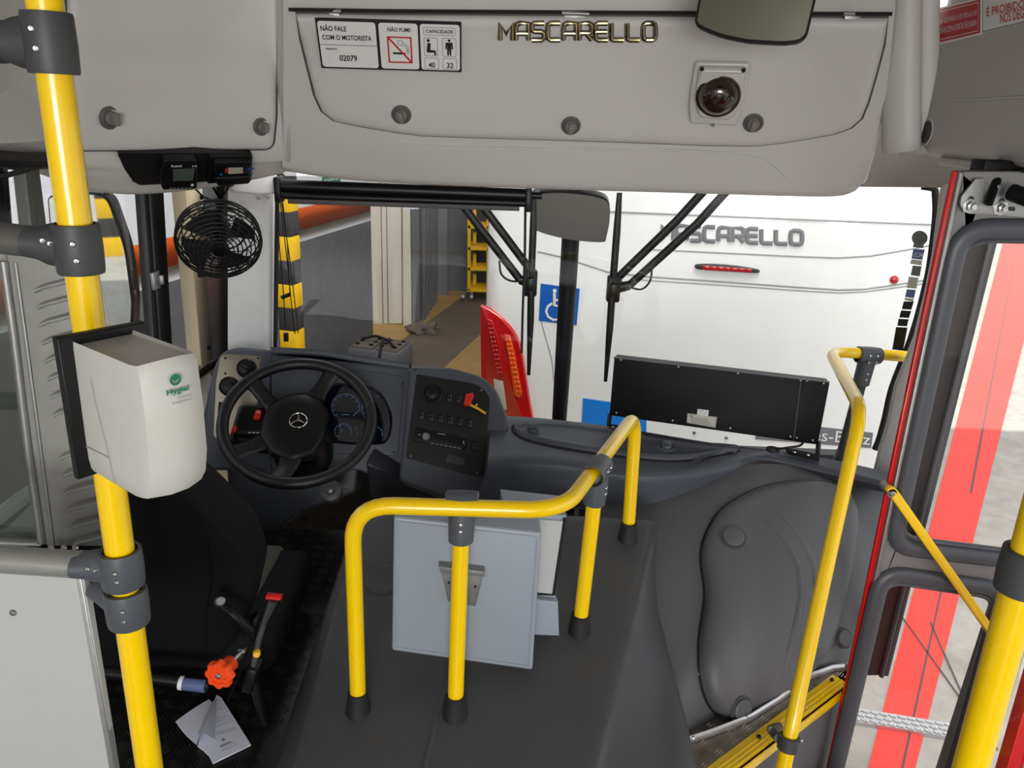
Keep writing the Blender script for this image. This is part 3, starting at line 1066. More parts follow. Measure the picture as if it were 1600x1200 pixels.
build('indicator', mb, 'sticker', dsp)
mb = MB()
for k in range(6):
    x = 262 + k * 6
    mb.box(VP.hit(x, 283.5)[0] + VP.n * 0.0265, (0.008, 0.004, 0.006), bev=0.001)
build('button_row', mb, 'clamp_dark', dsp)
mb = MB()
slab(mb, VP, round_loop([(326, 240), (393, 239), (391, 279), (322, 283)], 3), 0.03, 0.003, lift=0.012)
slab(mb, VP, round_loop([(330, 243), (391, 242), (388, 263), (332, 265)], 4), 0.03, 0.006, lift=0.026)
slab(mb, VP, round_loop([(332, 266), (388, 264), (387, 277), (334, 281)], 6), 0.03, 0.008, lift=0.030)
tac = build('tachograph', mb, 'black', ip)
mb = MB()
mb.quad(on(VP, [(352, 261.5), (375, 260.5), (375, 251), (352, 251.5)]), 0.0265)
build('screen', mb, 'screen_pale', tac)
mb = MB()
for x, y in ((341, 262), (384, 253), (390, 253), (388, 261)):
    mb = MB()
    mb.quad(on(VP, [(x - 2, y + 1.4), (x + 2, y + 1.4), (x + 2, y - 1.4), (x - 2, y - 1.4)]), 0.0267)
    build('blue_button', mb, 'blue', tac)
mb = MB()
mb.quad(on(VP, [(347, 259), (351, 258.5), (351, 252), (347, 253)]), 0.0267)
build('red_button', mb, 'red_ink', tac)
for x, y in ((187, 243), (209, 282), (326, 243)):
    screw(ip, VP.hit(x, y)[0], VP.n, 0.004, 'black')

# ---------------------------------------------------------------- door mechanism cover
PX = Plane((1.06, 0, 0), (-1, 0, 0))
a = atx(1425, 246, 1.06); 
cov = thing('door_mechanism_cover', 'grey cover box of the door mechanism high over the entrance carrying red and white notices', 'cover', a)
mb = MB()
prof = [(0.0, 0.46), (0.0, 0.06), (0.006, 0.03), (0.03, 0.008), (0.07, 0.0), (0.34, 0.0)]
y0, y1 = a.y, 0.4
rows = []
for x, z in prof:
    rows.append([(1.06 + x + 0.16, y0 + 0.0, a.z + z), (1.06 + x + 0.03, y0 - 0.0, a.z + z), (1.06 + x + 0.006, y0 - 0.015, a.z + z), (1.06 + x, y0 - 0.05, a.z + z), (1.06 + x, (y0 + y1) / 2, a.z + z), (1.06 + x, y1, a.z + z)])
mb.grid(rows)
build('cover_panel', mb, 'lining_dark', cov, 60)
mb = MB()
c = atx(1447, 206, 1.06)
mb.lathe(c + V((0.0005, 0, 0)), (-1, 0, 0), [(0.0, 0.0), (0.030, 0), (0.033, 0.002), (0.036, 0.0)], 28)
build('finger_hole', mb, 'lining_dark', cov)
mb = MB()
mb.lathe(c + V((-0.0006, 0, 0)), (-1, 0, 0), [(0.028, 0.0), (0.020, 0.0008), (0, 0.0008)], 28)
build('finger_recess', mb, 'groove', cov)
mb = MB()
mb.strip([atx(x, y, 1.058) for x, y in [(1490, 157), (1540, 155), (1640, 149)]], 0.003, 0.002, (-1, 0, 0))
build('moulded_line', mb, 'lining_dark', cov)
mb = MB()
mb.tube([atx(x, y, 1.06) for x, y in [(1428, 30), (1432, 14), (1445, 2), (1470, -12)]], 0.004, 8)
build('moulded_line', mb, 'lining_dark', cov)
mb = MB()
c = atx(1510, 250, 1.10)
mb.box((1.13, c.y, a.z - 0.002), (0.10, 0.22, 0.02), bev=0.009, seg=3)
build('grip_recess', mb, 'lining', cov)
mb = MB()                                                     # column between fascia and cover
mb.tube([aty(1408, y, 2.24) for y in (-80, 60, 160, 236)], [(0.035, 0.05)] * 4, 20)
mb.tube([aty(1436, y, 2.26) for y in (-80, 60, 160, 240)], [(0.03, 0.05)] * 4, 20)
struct('trim_8', mb, 'lining_dark')

q = on(PX, [(1451, 73.5), (1534, 54), (1534, -4), (1451, 16)])
rs = thing('safety_sign', 'small red notice with white writing on the door mechanism cover', 'sign', q[0])
n = V((-1, 0, 0))
mb = MB(); mb.prism([p + n * 0.0015 for p in q], -n * 0.002); build('backing', mb, 'sticker', rs)
mb = MB(); c = round_loop([(0.03, 0.05), (0.985, 0.05), (0.985, 0.95), (0.03, 0.95)], 0.08)
mb.face([bilin(q, u, v) + n * 0.0018 for u, v in c]); build('red_field', mb, 'red_sticker', rs)
mb = MB()
mb.line([bilin(q, u, v) for u, v in round_loop([(0.06, 0.12), (0.955, 0.12), (0.955, 0.88), (0.06, 0.88)], 0.1)] + [bilin(q, 0.06, 0.2)], 0.0016, n, 0.0022)
mb.textq('PARA A SUA SEGURAN\u00c7A, ESTE VE\u00cdCULO S\u00d3', [bilin(q, .08, .52), bilin(q, .93, .52), bilin(q, .93, .72), bilin(q, .08, .72)], 0.0022)
mb.textq('SE MOVIMENTA COM AS PORTAS FECHADAS', [bilin(q, .08, .27), bilin(q, .93, .27), bilin(q, .93, .44), bilin(q, .08, .44)], 0.0022)
build('lettering', mb, 'sticker', rs)
q = on(PX, [(1537, 51), (1700, 12), (1700, -60), (1537, -22)])
ws = thing('step_warning_sign', 'white notice in red capital letters beside the red notice, cut by the photo edge', 'sign', q[0])
mb = MB(); mb.prism([p + n * 0.0015 for p in q], -n * 0.002); build('backing', mb, 'sticker', ws)
mb = MB()
L1 = on(PX, [(1543, 26), (1690, -9), (1690, -24), (1543, 9)]); L2 = on(PX, [(1564, 37), (1680, 9), (1680, -6), (1564, 21)])
mb.textq('\u00c9 PROIBIDO PERMANECER', L1, 0.002, 0.01)
mb.textq('NOS DEGRAUS DA PORTA', L2, 0.002, 0.01)
build('lettering', mb, 'red_ink', ws)
mb = MB(); mb.line([bilin(q, 0, 0.02), bilin(q, 1, 0.02)], 0.0015, n, 0.002); build('rule_line', mb, 'ink', ws)

# ================================================================== DASHBOARD
dash = thing('dashboard', 'dark graphite moulded dashboard running under the windscreen', 'dashboard', (-0.2, 2.5, 0.6))
# --- shelf on the door side: top surface, curled front lip
r0 = [atz(x, y, z) for x, y, z in [(768, 650, .74), (815, 651, .735), (870, 656, .73), (960, 667, .73), (1100, 690, .725), (1200, 703, .72), (1290, 716, .715), (1372, 734, .71), (1420, 745, .705)]]
r1 = [atz(x, y, z) for x, y, z in [(762, 722, .70), (800, 718, .71), (880, 722, .705), (990, 738, .70), (1085, 735, .70), (1150, 722, .70), (1188, 708, .705), (1300, 732, .70), (1400, 755, .70)]]
r1b = [p + V((0.0, -0.012, -0.016)) for p in r1]
low_px = [(745, 775), (780, 786), (880, 789), (1000, 796), (1090, 780), (1150, 755), (1195, 722), (1300, 745), (1400, 768)]
r2 = [aty(x, y, b.y - 0.005) for (x, y), b in zip(low_px, r1)]
r3 = [p + V((0, 0.02, -0.02)) for p in r2]
r4 = [p + V((0, 0.12, -0.035)) for p in r2]
r0b = [p + V((0, 0.25, -0.16)) for p in r0]
mid = [(a + b) / 2 for a, b in zip(r0, r1)]
top = spline_rows([r0b, r0], 5, 2)[:-1] + spline_rows([r0, mid, r1], 5, 4)
front = spline_rows([r1, r1b, [(a + b) / 2 for a, b in zip(r1b, r2)], r2], 5, 3)
under = spline_rows([r2, r3, r4], 5, 3)
mb = MB(); mb.grid(top + front[1:] + under[1:])
build('shelf', mb, 'dash', dash, 60)
SH = surf_of(top)
lidloop = smooth_loop([(801, 668), (808, 665), (832, 662), (900, 666), (1000, 681), (1100, 697), (1146, 701), (1152, 705), (1120, 712), (1080, 719), (1030, 720), (960, 712), (890, 702), (830, 689), (806, 678)], 4)
mb = MB()
relief(mb, SH, lidloop, [(-1.5, 0.001), (0, 0.001), (1, 0.008), (2.5, 0.013), (5, 0.014), (6.5, 0.010), (9, 0.009)], 8)
lid = build('locker_lid', mb, 'dash', dash)
mb = MB()
relief(mb, SH, lidloop, [(-2.5, 0.0), (-2, 0.003), (1, 0.003)], 0)
build('shadow_gap', mb, 'seam', lid)
for x, y in ((832, 678), (1041, 703)):
    p, n = SH.hit(x, y)
    k = turn_latch(lid, p + n * 0.009, n, 0.026, 1.2, 'dash')

# --- instrument binnacle (left pod, hood and cluster face)
FP = plane3(aty(440, 552, 2.60), aty(640, 578, 2.62), aty(560, 720, 2.46))
mb = MB()
bin_px = round_loop([(420, 552), (640, 574), (646, 600), (634, 700), (628, 758), (560, 735), (420, 735)], [2, 4, 4, 10, 10, 6, 2])
slab(mb, FP, bin_px, 0.22, 0.010, seg=4)
build('binnacle', mb, 'dash', dash)
mb = MB()                                                     # flat hood top with its pale edge
ho = on(FP, [(424, 548), (500, 552), (560, 561), (640, 573)], 0.012)
hr = [p + V((0, 0.02, 0.004)) for p in ho]; hb = [p + V((0, 0.20, -0.16)) for p in ho]
hl = [p + V((0, 0.0, -0.012)) for p in ho]
mb.grid(spline_rows([hl, ho, hr, [(a + b) / 2 + V((0, 0, .004)) for a, b in zip(hr, hb)], hb], 4, 3))
build('hood', mb, 'dash', dash)
mb = MB()
slab(mb, FP, round_loop([(424, 562), (560, 578), (632, 588), (622, 712), (430, 706)], 8), 0.02, 0.003, lift=0.003)
ins = build('instrument_surround', mb, 'dash', dash)
for x, y in ((629, 600), (616, 707)):
    screw(ins, FP.hit(x, y)[0] + FP.n * 0.003, FP.n, 0.004, 'ink')
mb = MB()
cl = smooth_loop([(500, 620), (512, 604), (560, 603), (588, 612), (605, 635), (610, 660), (604, 686), (586, 692), (530, 690), (505, 680)], 4)
relief(mb, FP, cl, [(-3, 0.005), (0, 0.008), (1, 0.004), (2, 0.004)], 3)
clu = build('gauge_cluster', mb, 'cluster', dash)
mb = MB()


def arc(cx, cy, rx, ry, a0, a1, k=24):
    return [(cx + rx * math.cos(math.radians(a0 + (a1 - a0) * i / k)), cy - ry * math.sin(math.radians(a0 + (a1 - a0) * i / k))) for i in range(k + 1)]


for cx, cy, rx, ry in ((588, 640, 22, 22), (585, 678, 13, 12), (536, 674, 13, 12), (540, 636, 22, 20)):
    mb = MB()
    mb.line(on(FP, arc(cx, cy, rx, ry, 230, -20)), 0.0012, FP.n, 0.0046)
    for i in range(9):
        a = math.radians(225 - i * 28)
        mb.line(on(FP, [(cx + rx * .8 * math.cos(a), cy - ry * .8 * math.sin(a)), (cx + rx * .97 * math.cos(a), cy - ry * .97 * math.sin(a))]), 0.0014, FP.n, 0.0046)
    build('gauge', mb, 'gauge', clu)
mb = MB()
for x, y, u, w in ((531, 668, 2, -4), (533, 675, 2, -4), (556, 672, 2, -4), (558, 680, 2, -4), (552, 650, 7, -7), (534, 648, 12, 0)):
    mb = MB(); mb.line(on(FP, [(x, y), (x + u, y + w)]), 0.0016, FP.n, 0.0048); build('gauge_mark', mb, 'gauge', clu)
# left pod
LP = plane3(aty(340, 560, 2.56), aty(430, 560, 2.60), aty(350, 690, 2.46))
mb = MB()
slab(mb, LP, round_loop([(317, 655), (334, 575), (346, 550), (372, 542), (428, 548), (432, 600), (428, 735), (320, 735)], [4, 10, 12, 12, 6, 2, 4, 6], 5), 0.22, 0.014, seg=4, lift=0.01)
pod = build('side_pod', mb, 'dash', dash)
mb = MB()
slab(mb, LP, round_loop([(345, 558), (352, 553), (408, 557), (405, 590), (402, 690), (334, 684), (338, 600)], [3, 5, 4, 2, 4, 8, 3]), 0.01, 0.001, lift=0.013)
cp = build('control_plate', mb, 'brushed', dash)
for x, y, r in ((386, 576, 0.033), (359, 604, 0.033)):
    p = LP.hit(x, y)[0] + LP.n * 0.013
    mb = MB(); n = LP.n
    mb.lathe(p, n, [(0, 0), (r, 0), (r, 0.004), (r * 0.86, 0.007), (r * 0.8, 0.003), (0, 0.003)], 30)
    if y < 590:
        mb.lathe(p + n * 0.003, n, [(r * 0.72, 0), (r * 0.66, 0.010), (r * 0.4, 0.014), (0, 0.014)], 26)
        mb.box(p + n * 0.016, (r * 0.9, 0.006, 0.014), Matrix.Rotation(0.6, 3, 'Y'), bev=0.002)
        build('air_vent', mb, 'black', cp)
    else:
        mb.lathe(p + n * 0.003, n, [(r * 0.5, 0), (r * 0.46, 0.016), (0, 0.018)], 22)
        for i in range(6):
            a = i * 1.0
            u = n.orthogonal().normalized(); w = n.cross(u)
            mb.lathe(p + (u * math.cos(a) + w * math.sin(a)) * r * 0.72, n, [(0.0022, 0), (0.0022, 0.006), (0, 0.007)], 8)
        build('light_dial', mb, 'black', cp)
for x, y in ((353, 560), (353, 584), (404, 560)):
    screw(cp, LP.hit(x, y)[0] + LP.n * 0.013, LP.n, 0.004, 'ink')
mb = MB()
slab(mb, LP, [(343, 628), (356, 630), (354, 648), (341, 646)], 0.012, 0.002, lift=0.02)
build('rocker_switch', mb, 'black', cp)
# --- switch panel in the middle
SPn = plane3(aty(655, 585, 2.55), aty(765, 605, 2.54), aty(690, 735, 2.38))
mb = MB()
slab(mb, SPn, round_loop([(641, 571), (705, 573), (752, 586), (776, 606), (795, 655), (792, 700), (772, 772), (700, 780), (622, 752)], [5, 12, 14, 14, 10, 10, 14, 10, 10], 5), 0.24, 0.016, seg=5, lift=0.0)
build('centre_housing', mb, 'dash', dash)
mb = MB()
slab(mb, SPn, round_loop([(651, 585), (745, 600), (766, 618), (756, 744), (742, 744), (634, 716)], [3, 14, 12, 8, 6, 3]), 0.02, 0.001, lift=0.003)
sp = build('switch_panel', mb, 'dash_black', dash)
n = SPn.n
p = SPn.hit(676, 616)[0] + n * 0.003
mb = MB()
mb.lathe(p, n, [(0, 0), (0.034, 0), (0.034, 0.005), (0.029, 0.008), (0.026, 0.004), (0.019, 0.004), (0.018, 0.012), (0.012, 0.015), (0, 0.015)], 30)
build('air_vent', mb, 'black', sp)


def rocker(x, y, w=9, h=14):
    mb = MB()
    q = [(x - w / 2, y - h / 2), (x + w / 2, y - h / 2 + 1.3), (x + w / 2 - 0.6, y + h / 2 + 1.3), (x - w / 2 - 0.6, y + h / 2)]
    slab(mb, SPn, round_loop(q, 1.5, 3), 0.012, 0.0025, lift=0.009)
    k = build('rocker_switch', mb, 'black', sp)
    mb = MB()
    mb.line(on(SPn, [(x + w / 2 - 1.2, y - h / 2 + 2.4), (x + w / 2 - 1.8, y + h / 2)]), 0.0012, n, 0.0095)
    mb.line(on(SPn, [(x - 2, y + 4), (x + 1, y + 4.4)]), 0.0016, n, 0.0095); mb.line(on(SPn, [(x - 1.6, y - 2), (x + 1, y - 1.5)]), 0.0014, n, 0.0095)
    build('symbol', mb, 'ink_grey', k)


for x, y in ((702, 621), (717, 623)):
    rocker(x, y)
for i in range(6):
    rocker(658.5 + i * 15, 648.5 + i * 2.6)
rocker(742, 696, 11, 16)
mb = MB()
slab(mb, SPn, round_loop([(650, 668), (730, 686), (728, 702), (647, 690)], 2), 0.014, 0.003, lift=0.010)
rad = build('radio', mb, 'black', sp)
mb = MB()
p = SPn.hit(666, 683)[0] + n * 0.010
mb.lathe(p, n, [(0.0135, 0), (0.0135, 0.004), (0.012, 0.006), (0.0115, 0.002), (0, 0.002)], 24)
mb.box(SPn.hit(656, 680)[0] + n * 0.011, (0.010, 0.006, 0.005), bev=0.002)
build('volume_knob', mb, 'steel_dull', rad)
mb = MB()
for i in range(7):
    mb.line(on(SPn, [(674 + i * 7, 693.5 + i * 1.2), (678 + i * 7, 694.2 + i * 1.2)]), 0.0014, n, 0.0105)
mb.line(on(SPn, [(684, 678), (696, 680)]), 0.0014, n, 0.0105); mb.line(on(SPn, [(724, 690), (725, 695)]), 0.0024, n, 0.0105)
build('symbol', mb, 'sticker', rad)
mb = MB()
slab(mb, SPn, round_loop([(698, 709), (728, 716), (726, 730), (696, 723)], 2), 0.014, 0.002, lift=0.007)
build('socket_cover', mb, 'clamp_dark', sp)
for x, y in ((752, 610), (745, 739), (642, 713)):
    screw(sp, SPn.hit(x, y)[0] + n * 0.003, n, 0.004, 'ink_grey')
# key in the switch panel
key = thing('ignition_key', 'red key fob with yellow plastic strap hanging on the black switch panel', 'key', SPn.hit(732, 627)[0])
mb = MB()
rd = (ray(732, 627)).normalized()
slab(mb, SPn, round_loop([(728, 618), (739, 616), (740, 622), (734, 637), (724, 636), (726, 628)], 1.5), 0.016, 0.004, lift=0.028)
build('fob', mb, 'red', key)
mb = MB()
mb.cyl(SPn.hit(732, 627)[0], SPn.hit(732, 627)[0] + n * 0.02, 0.004, seg=12)
build('key_shaft', mb, 'steel', key)
mb = MB()
mb.strip(on(SPn, [(734, 634), (740, 637), (748, 641), (759, 648)], 0.02), 0.004, 0.0015, n)
mb.strip(on(SPn, [(742, 638), (746, 633)], 0.02), 0.003, 0.0015, n)
build('strap', mb, 'key_yellow', key)

# lower dash skirt, footwell and side lining
mb = MB()
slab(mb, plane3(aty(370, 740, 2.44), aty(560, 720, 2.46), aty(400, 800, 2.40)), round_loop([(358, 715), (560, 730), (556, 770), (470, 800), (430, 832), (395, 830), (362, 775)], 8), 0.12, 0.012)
build('lower_skirt', mb, 'dash_shaded', dash)
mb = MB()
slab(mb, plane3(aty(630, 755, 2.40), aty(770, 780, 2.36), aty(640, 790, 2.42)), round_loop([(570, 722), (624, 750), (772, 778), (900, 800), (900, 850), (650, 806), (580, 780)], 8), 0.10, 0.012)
build('knee_panel', mb, 'dash_shaded', dash)

# ---------------------------------------------------------------- steering wheel
W = aty(466, 657, 2.34)
nW = V((0.10, -0.545, 0.83)).normalized()
uW = V((1, 0.0, 0)); uW = (uW - nW * uW.dot(nW)).normalized()
vW = nW.cross(uW)
RW = 0.229


def wp(a, r, h=0.0):
    a = math.radians(a); return W + (uW * math.cos(a) + vW * math.sin(a)) * r + nW * h


sw = thing('steering_wheel', 'black four-spoke steering wheel with a chrome star in its hub', 'steering wheel', W)
mb = MB(); mb.tube([wp(k * 6, RW) for k in range(60)], 0.019, 14, closed=True)
build('rim', mb, 'dash_black', sw)
mb = MB()
hubl = [(90, .124), (60, .116), (30, .098), (0, .086), (-30, .098), (-60, .122), (-90, .136), (-120, .130), (-150, .126), (180, .112), (150, .122), (120, .124)]
pts = []
for i in range(len(hubl)):
    a0, r0_ = hubl[i]; pts.append((a0, r0_))
ring = lambda sc, h: [wp(a, r * sc, h) for a, r in pts]
mb.loft([ring(1.0, -0.05), ring(1.04, -0.03), ring(1.0, -0.018), ring(0.9, -0.010), ring(0.6, -0.006), ring(0.2, -0.004)])
build('hub', mb, 'black', sw)


def spoke(a_hub, a_rim, w0=0.026, w1=0.020):
    mb = MB()
    A = wp(a_hub, 0.07, -0.028); B = wp(a_rim, RW, 0.0); Cc = wp((a_hub + a_rim) / 2, 0.155, -0.030)
    P = [A, (A + Cc) / 2, Cc, (Cc + B) / 2, B]
    mb.tube(P, [(0.012, w0), (0.012, w0 * .9), (0.012, w1), (0.012, w1), (0.012, w1 * 1.3)], 12, flat=nW)
    build('spoke', mb, 'dash_black', sw)


spoke(78, 70, 0.038, 0.026); spoke(-88, -96, 0.040, 0.030); spoke(146, 142, 0.034, 0.024); spoke(214, 219, 0.036, 0.028)
mb = MB()
E0 = wp(0, 0.0, 0.0)
mb.tube([wp(k * 10, 0.0275, 0.001) for k in range(36)], 0.0022, 8, closed=True)
for a in (98, 218, 338):
    mb.tube([wp(a, 0.0, 0.003), wp(a, 0.013, 0.0025), wp(a, 0.0265, 0.002)], [(0.003, 0.0042), (0.0024, 0.0030), (0.001, 0.0012)], 8, flat=nW)
build('star_emblem', mb, 'chrome', sw)
sc = thing('steering_column', 'black steering column shroud with red hazard switch under the wheel', 'steering column', W - nW * 0.2)
mb = MB()
A = W - nW * 0.045; B = W - nW * 0.34
mb.tube([A, W - nW * 0.1, W - nW * 0.2, B], [(0.05, 0.055), (0.085, 0.10), (0.085, 0.10), (0.07, 0.08)], 20, flat=vW)
c = wp(180, 0.13, -0.075)
rot = Matrix((uW, vW, nW)).transposed()
mb.box(c, (0.16, 0.15, 0.07), rot, bev=0.018, seg=3)
build('shroud', mb, 'black', sc)
c = wp(168, 0.140, -0.036)
mb = MB(); mb.box(c, (0.020, 0.036, 0.012), rot, bev=0.003)
hz = build('hazard_switch', mb, 'red', sc)
mb = MB()
tri = [c + nW * 0.0066 + vW * 0.014, c + nW * 0.0066 - uW * 0.006 + vW * 0.004, c + nW * 0.0066 + uW * 0.006 + vW * 0.004]
mb.line(tri + [tri[0]], 0.0016, nW, 0.0004)
build('warning_triangle', mb, 'sticker', hz)
mb = MB()
c2 = wp(198, 0.150, -0.028)
mb.tube([wp(205, 0.09, -0.03), c2, wp(195, 0.19, -0.026)], [0.008, 0.011, 0.009], 12)
build('stalk', mb, 'black', sc)
mb = MB(); mb.box(wp(193, 0.196, -0.02), (0.012, 0.024, 0.014), rot, bev=0.003); build('stalk_tip', mb, 'red', sc)
mb = MB()
for k in range(5):
    mb.line([wp(206 - k * 1.5, 0.10 + k * 0.012, -0.016), wp(206 - k * 1.5, 0.106 + k * 0.012, -0.016)], 0.003, nW, 0.0)
build('symbol', mb, 'sticker', sc)
p = aty(516, 766, 2.24)
mb = MB()
n2 = V((0.1, -0.8, 0.55)).normalized()
mb.lathe(p, n2, [(0, -0.06), (0.034, -0.06), (0.034, 0), (0.028, 0.004), (0.016, 0.004), (0.012, 0.0), (0, 0.0)], 28)
il = build('ignition_lock', mb, 'clamp_dark', sc)
mb = MB(); mb.lathe(p + n2 * 0.0, n2, [(0.007, 0), (0.007, 0.004), (0, 0.005)], 14); build('lock_core', mb, 'steel', il)

# ---------------------------------------------------------------- cowl wall on the door side
cw = [
    [aty(1030, 1215, 1.52), aty(1100, 1172, 1.66), aty(1180, 1128, 1.76), aty(1250, 1082, 1.85), aty(1312, 1040, 1.93), aty(1352, 1010, 2.02)],
    [aty(1036, 1080, 1.68), aty(1100, 1050, 1.74), aty(1180, 1035, 1.82), aty(1255, 1010, 1.92), aty(1325, 960, 2.02), aty(1372, 930, 2.12)],
    [aty(1040, 960, 1.86), aty(1100, 945, 1.90), aty(1180, 930, 1.95), aty(1262, 915, 2.04), aty(1336, 890, 2.12), aty(1405, 860, 2.22)],
    [aty(1030, 860, 2.04), aty(1100, 850, 2.06), aty(1180, 830, 2.10), aty(1268, 820, 2.17), aty(1345, 810, 2.24), aty(1410, 800, 2.32)],
    [aty(1000, 800, 2.20), aty(1090, 780, 2.21), aty(1180, 760, 2.24), aty(1272, 757, 2.29), aty(1352, 757, 2.34), aty(1420, 765, 2.40)],
    [aty(960, 760, 2.34), aty(1085, 740, 2.34), aty(1185, 725, 2.36), aty(1280, 730, 2.38), aty(1360, 735, 2.42), aty(1425, 742, 2.48)]]
cw = [[r[0] + V((-0.16, 0.02, 0.0))] + r for r in cw]
cfine = spline_rows(cw, 6, 6)
COWL = surf_of(cfine)
mb = MB(); mb.grid(cfine)
struct('wall_cowl', mb, 'cowl', None, 60)
ac = thing('access_cover', 'large grey moulded access cover with round fastener caps between engine cover and door', 'cover', COWL.hit(1210, 940)[0])
al = smooth_loop([(1105, 830), (1130, 795), (1180, 766), (1230, 754), (1290, 756), (1324, 775), (1337, 810), (1332, 870), (1316, 940), (1306, 985), (1288, 1020), (1262, 1052), (1225, 1088), (1180, 1118), (1140, 1126), (1110, 1105), (1094, 1060), (1092, 1000), (1101, 930), (1095, 870)], 4)
mb = MB()
relief(mb, COWL, al, [(-3, 0.0006), (2, 0.001)], 0)
build('shadow_gap', mb, 'seam', ac)
mb = MB()
relief(mb, COWL, al, [(0.5, 0.002), (2, 0.016), (6, 0.030), (14, 0.040), (24, 0.044)], 8)
build('moulded_panel', mb, 'cowl', ac, 60)
mb = MB()
ridge = surf_of([[p + COWL.hit(1210, 940)[1] * 0.043 for p in r] for r in cfine])
mb.tube(on(ridge, [(1168, 790), (1196, 812), (1230, 850), (1248, 885), (1252, 930), (1244, 975), (1232, 1020), (1222, 1060), (1216, 1085)]), [(0.001, 0.006)] + [(0.006, 0.013)] * 7 + [(0.001, 0.006)], 12, flat=ridge.hit(1230, 900)[1])
build('moulded_ridge', mb, 'cowl', ac)
mb = MB()
mb.tube(on(ridge, [(1190, 780), (1222, 806), (1254, 846), (1272, 885), (1276, 930), (1267, 975), (1252, 1020), (1240, 1056)]), [(0.001, 0.006)] + [(0.005, 0.011)] * 6 + [(0.001, 0.006)], 12, flat=ridge.hit(1230, 900)[1])
build('moulded_ridge', mb, 'cowl', ac)
for x, y, r in ((1140, 850, 0.031), (1140, 1098, 0.029), (1307, 779, 0.028), (1306, 996, 0.024)):
    p, n = COWL.hit(x, y)
    mb = MB()
    h0 = 0.044 if x < 1200 else 0.030
    mb.lathe(p + n * h0, n, [(0, 0.0), (r * 1.25, -0.004), (r * 1.2, 0.0035), (r * 1.08, 0.001), (r * 1.0, 0.001), (r * 0.98, 0.008), (r * 0.85, 0.011), (0, 0.011)], 30)
    build('fastener_cap', mb, 'cowl', ac)
mb = MB()                                                     # bright trim along the floor
tr = [atz(x, y, ZE + 0.012) for x, y in [(1046, 1166), (1110, 1145), (1170, 1122), (1215, 1094), (1262, 1058), (1300, 1044), (1318, 1042)]]
mb.tube(tr, [(0.012, 0.006)] * len(tr), 10, flat=(0, 0, 1))
t9 = struct('trim_9', mb, 'alu')
for x, y in ((1084, 1153), (1166, 1121)):
    screw(t9, atz(x, y, ZE + 0.02), (0, -0.8, 0.6), 0.005)

# ---------------------------------------------------------------- engine cover
def ztop(y):
    return 0.486 + 0.26 * (y - 1.41)


ec = thing('engine_cover', 'big dark grey engine cover between the driver area and the entrance', 'engine cover', (0, 1.6, 0.25))
rows = []
for y in (0.75, 1.0, 1.25, 1.41, 1.55, 1.7, 1.85, 1.95, 2.03):
    zt = ztop(y)
    s = (y - 1.4)
    xl = -0.43 + 0.04 * max(0, s - 0.3)         # upper left shoulder
    xb = -0.52 + 0.08 * max(0, s - 0.3)         # foot on the driver's side
    xr = min(0.42, max(0.10, 0.226 + (y - 1.34) * 0.288))   # ridge over the entrance side
    xo = 0.452 - 0.06 * max(0, y - 1.9)
    top_l = zt - 0.018
    rows.append([V((xb - 0.02, y, 0.24)), V((xb, y, 0.30)), V((xl - 0.03, y, top_l - 0.055)), V((xl, y, top_l - 0.012)), V((xl + 0.03, y, top_l)), V((-0.22, y, zt - 0.004)),
                 V((-0.10, y, zt)), V((-0.05, y, zt)), V((0.02, y, zt + 0.002)), V((0.06, y, zt + 0.002)), V((xr - 0.05, y, zt)), V((xr - 0.012, y, zt - 0.003)), V((xr + 0.012, y, zt - 0.016)), V((xr * 0.45 + xo * 0.55, y, zt * 0.52 + 0.17)), V((xo - 0.01, y, min(zt - 0.1, 0.40))), V((xo, y, 0.22))])
ef = spline_rows(rows, 3, 4)
last = rows[-1]
endr = []
for dy, sx, dz in ((0.018, .995, 0.006), (0.032, .985, 0.02), (0.04, .97, 0.05), (0.045, .96, 0.2)):
    endr.append([V((p.x * sx, p.y + dy, max(0.2, p.z - dz))) for p in ef[-1]])
mb = MB(); mb.grid(ef + endr)
ENG = surf_of(ef)
build('moulded_shell', mb, 'engine', ec, 50)
mb = MB()
mb.strip(on(ENG, [(712, 1016), (700, 1060), (682, 1120), (668, 1180), (655, 1230)], 0.001), 0.006, 0.002, (0, 0, 1))
build('moulded_crease', mb, 'engine', ec)
mb = MB()
p, nn = ENG.hit(600, 905)
mb.lathe(p, nn, [(0.05, 0.0), (0.05, 0.004), (0.042, 0.006), (0.036, 0.003), (0, 0.003)], 28)
build('plug', mb, 'engine', ec)

# ================================================================== HANDRAILS AND FITTINGS
RT = 0.0175
hr = thing('engine_handrail', 'yellow tubular guard rail with grey tee clamps standing on the engine cover', 'handrail', (0, 1.5, 0.5))
ZR = 0.985
F1 = ENG.hit(560, 1108)[0]; F2 = ENG.hit(711, 1114)[0]; F3 = ENG.hit(905, 985)[0]; F4 = ENG.hit(981, 840)[0]
T1 = V((F1.x, F1.y, ZR)); TB = atz(880, 798, ZR); T4 = atz(992, 646, ZR); T4 = V((F4.x * 0.5 + T4.x * 0.5, T4.y, ZR))
mb = MB()
mb.tube([F1, T1, TB, T4, F4], RT, 18, 0.085)
build('rail_tube', mb, 'yellow', hr)
T2 = atz(722, 787, ZR); T3 = atz(934, 735, ZR)
for a, b in ((F2, T2), (F3, T3)):
    mb = MB(); mb.tube([a, b], RT, 18); build('post', mb, 'yellow', hr)
for f in (F1, F2, F3, F4):
    mb = MB()
    mb.lathe(f + V((0, 0, -0.012)), (0, 0, 1), [(0.030, 0), (0.028, 0.012), (0.0235, 0.04), (0.022, 0.058), (0.0185, 0.060), (0.018, 0.05)], 26)
    build('rubber_foot', mb, 'rubber', hr)


